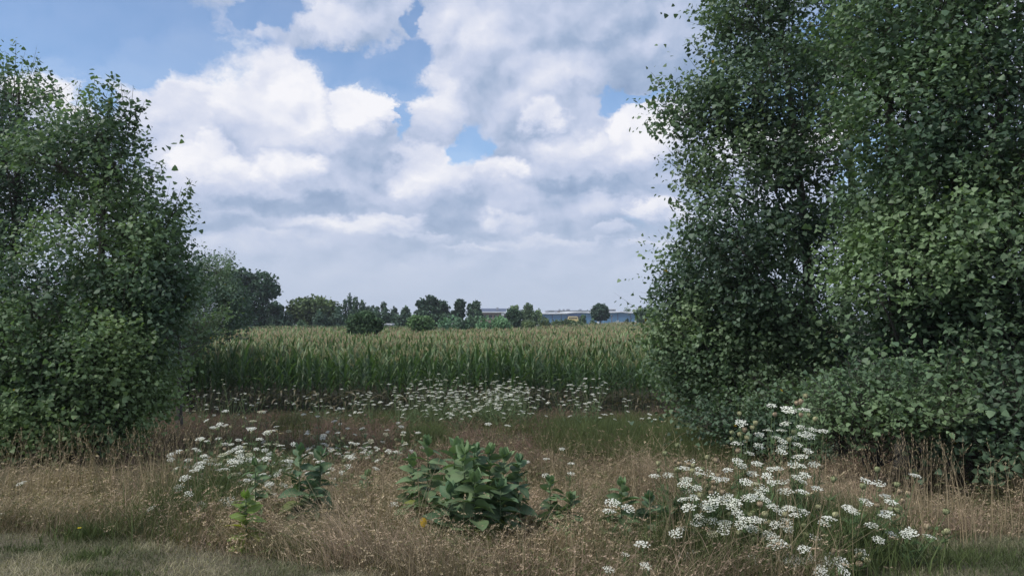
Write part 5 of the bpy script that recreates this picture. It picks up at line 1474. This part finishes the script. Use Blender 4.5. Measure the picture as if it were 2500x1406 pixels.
def bus():
    d = 330.0; x0, x1 = X_at(1387, d), X_at(1415, d); cx = (x0 + x1) / 2; z0 = gz(cx, d)
    zt = Z_at(772.6, d) - z0; zb = .5
    r_ = empty('school_bus', (cx, d, z0), 0, 'pale yellow bus with a cream roof parked by the blue warehouse', 'bus')
    w = (x1 - x0) / 2
    g_ = Geo()
    prof = [(-w, zb), (-w, zt - .5), (-w + .3, zt - .12), (w * .62, zt - .12), (w * .72, zt - .6), (w * .76, zt * .62), (w, zt * .55), (w, zb)]
    n = len(prof); v = [(a, 0, b) for a, b in prof] + [(a, 2.4, b) for a, b in prof]
    g_.add(v, [np.array([(i, (i + 1) % n, n + (i + 1) % n, n + i) for i in range(n)]), np.arange(n)[None][:, ::-1], np.arange(n, 2 * n)[None]], (.6, .4, .1)); g_.obj('body', M_BUSY, r_, smooth=False)
    g_ = Geo(); g_.box((-w + .2, .1, zt - .11), (w * .62, 2.3, zt + .06), (.7, .7, .5)); g_.obj('roof', M_CREAM, r_, smooth=False)
    for i in range(6):
        g_ = Geo(); a = -w + .4 + i * (w * 1.45 / 6); g_.box((a, -.03, zt - .95), (a + w * .19, -.005, zt - .4), (.1, .1, .1)); g_.obj('window', M_GLASS, r_, smooth=False)
    g_ = Geo(); g_.box((-w + .1, -.025, zb + .75), (w * .74, -.005, zb + .85), (.1, .1, .1)); g_.obj('side_stripe', M_RUB, r_, smooth=False)
    wheels(r_, (-w * .6, w * .7), -.02, 2.15, .45)
bus()


def trailer(label, px0, px1, py, d, name='white_trailer', cat='trailer', h=2.4):
    x0, x1 = X_at(px0, d), X_at(px1, d); cx = (x0 + x1) / 2; z0 = gz(cx, d); w = (x1 - x0) / 2; zt = Z_at(py, d) - z0
    r_ = empty(name, (cx, d, z0), 0, label, cat)
    g_ = Geo(); g_.box((-w, 0, .6), (w, 2.3, zt - .12), (.5, .5, .5)); g_.obj('body', M_TRIM, r_, smooth=False)
    g_ = Geo(); g_.box((-w - .05, -.06, zt - .115), (w + .05, 2.36, zt + .05), (.7, .7, .7)); g_.obj('roof', M_WHITE, r_, smooth=False)
    g_ = Geo(); g_.box((w - .16, -.05, .62), (w + .04, -.005, zt - .13), (.7, .7, .7)); g_.obj('corner_post', M_WHITE, r_, smooth=False)
    g_ = Geo(); g_.box((w * .45, -.03, zt - .6), (w * .8, -.004, zt - .3), (.1, .1, .1)); g_.obj('window', M_GLASS, r_, smooth=False)
    wheels(r_, (-w * .2, w * .3), -.05, 2.1, .35)
trailer('white roofed trailer half hidden by weeds behind the left field bush', 934, 957, 790.5, 115)


def car(label, px, d, hw, col=(.75, .76, .78)):
    x = X_at(px, d); z0 = gz(x, d); r_ = empty('parked_car', (x, d, z0), 0, label, 'car', 'cars parked by the warehouse')
    w = hw; g_ = Geo()
    prof = [(-w, .35), (-w, .8), (-w * .8, .95), (-w * .5, 1.45), (w * .35, 1.5), (w * .62, 1.0), (w, .85), (w, .35)]
    n = len(prof); v = [(a, 0, b) for a, b in prof] + [(a, 1.75, b) for a, b in prof]
    g_.add(v, [np.array([(i, (i + 1) % n, n + (i + 1) % n, n + i) for i in range(n)]), np.arange(n)[None][:, ::-1], np.arange(n, 2 * n)[None]], (.7, .7, .7)); g_.obj('body', M_WHITE, r_, smooth=False)
    g_ = Geo(); g_.add([(-w * .62, -.01, 1.0), (w * .5, -.01, 1.0), (w * .32, -.01, 1.4), (-w * .45, -.01, 1.36)], [np.array([(0, 1, 2, 3)])], (.05, .05, .05)); g_.obj('window', M_GLASS, r_, smooth=False)
    wheels(r_, (-w * .62, w * .62), -.03, 1.55, .33)
def raise_(o): pass
car('white car parked left of the small round bush by the blue wall', 1520, 395, 2.2)
car('white car parked right of the small round bush by the blue wall', 1547, 390, 2.2)
trailer('white box trailer glimpsed behind the lower cottonwood leaves', 1594, 1606, 776, 300, 'box_trailer')


def pole():
    d = 200.0; x = X_at(1493.5, d); z0 = gz(x, d); zt = Z_at(768.5, d) - z0
    r_ = empty('utility_pole', (x, d, z0), 0, 'thin dark pole before the blue wall right of the dark round tree', 'pole')
    g_ = Geo(); g_.tube(np.array([(0, 0, -.1), (0, 0, zt * .5), (0, 0, zt)]), (.11, .10, .085), (.1, .1, .1), 8); g_.obj('shaft', M_WOOD, r_)
    g_ = Geo(); g_.box((-.25, -.16, zt - .35), (.25, -.095, zt - .25), (.1, .1, .1)); g_.obj('crossarm', M_WOOD, r_, smooth=False)
pole()

# ------------------------------------------------------------------ summer haze over the field
HAZE = 0.00035
if HAZE:
    g_ = Geo(); g_.box((-420, -20, -4.0), (420, 720, 22.0), (1, 1, 1))
    m = bpy.data.materials.new('haze'); m.use_nodes = True; t = m.node_tree; t.nodes.clear()
    pv = t.nodes.new('ShaderNodeVolumePrincipled'); pv.inputs['Color'].default_value = (.82, .88, 1.0, 1); pv.inputs['Density'].default_value = HAZE
    pv.inputs['Anisotropy'].default_value = .2
    o = t.nodes.new('ShaderNodeOutputMaterial'); t.links.new(pv.outputs[0], o.inputs['Volume'])
    tag(g_.obj('haze', m, smooth=False), kind='stuff')
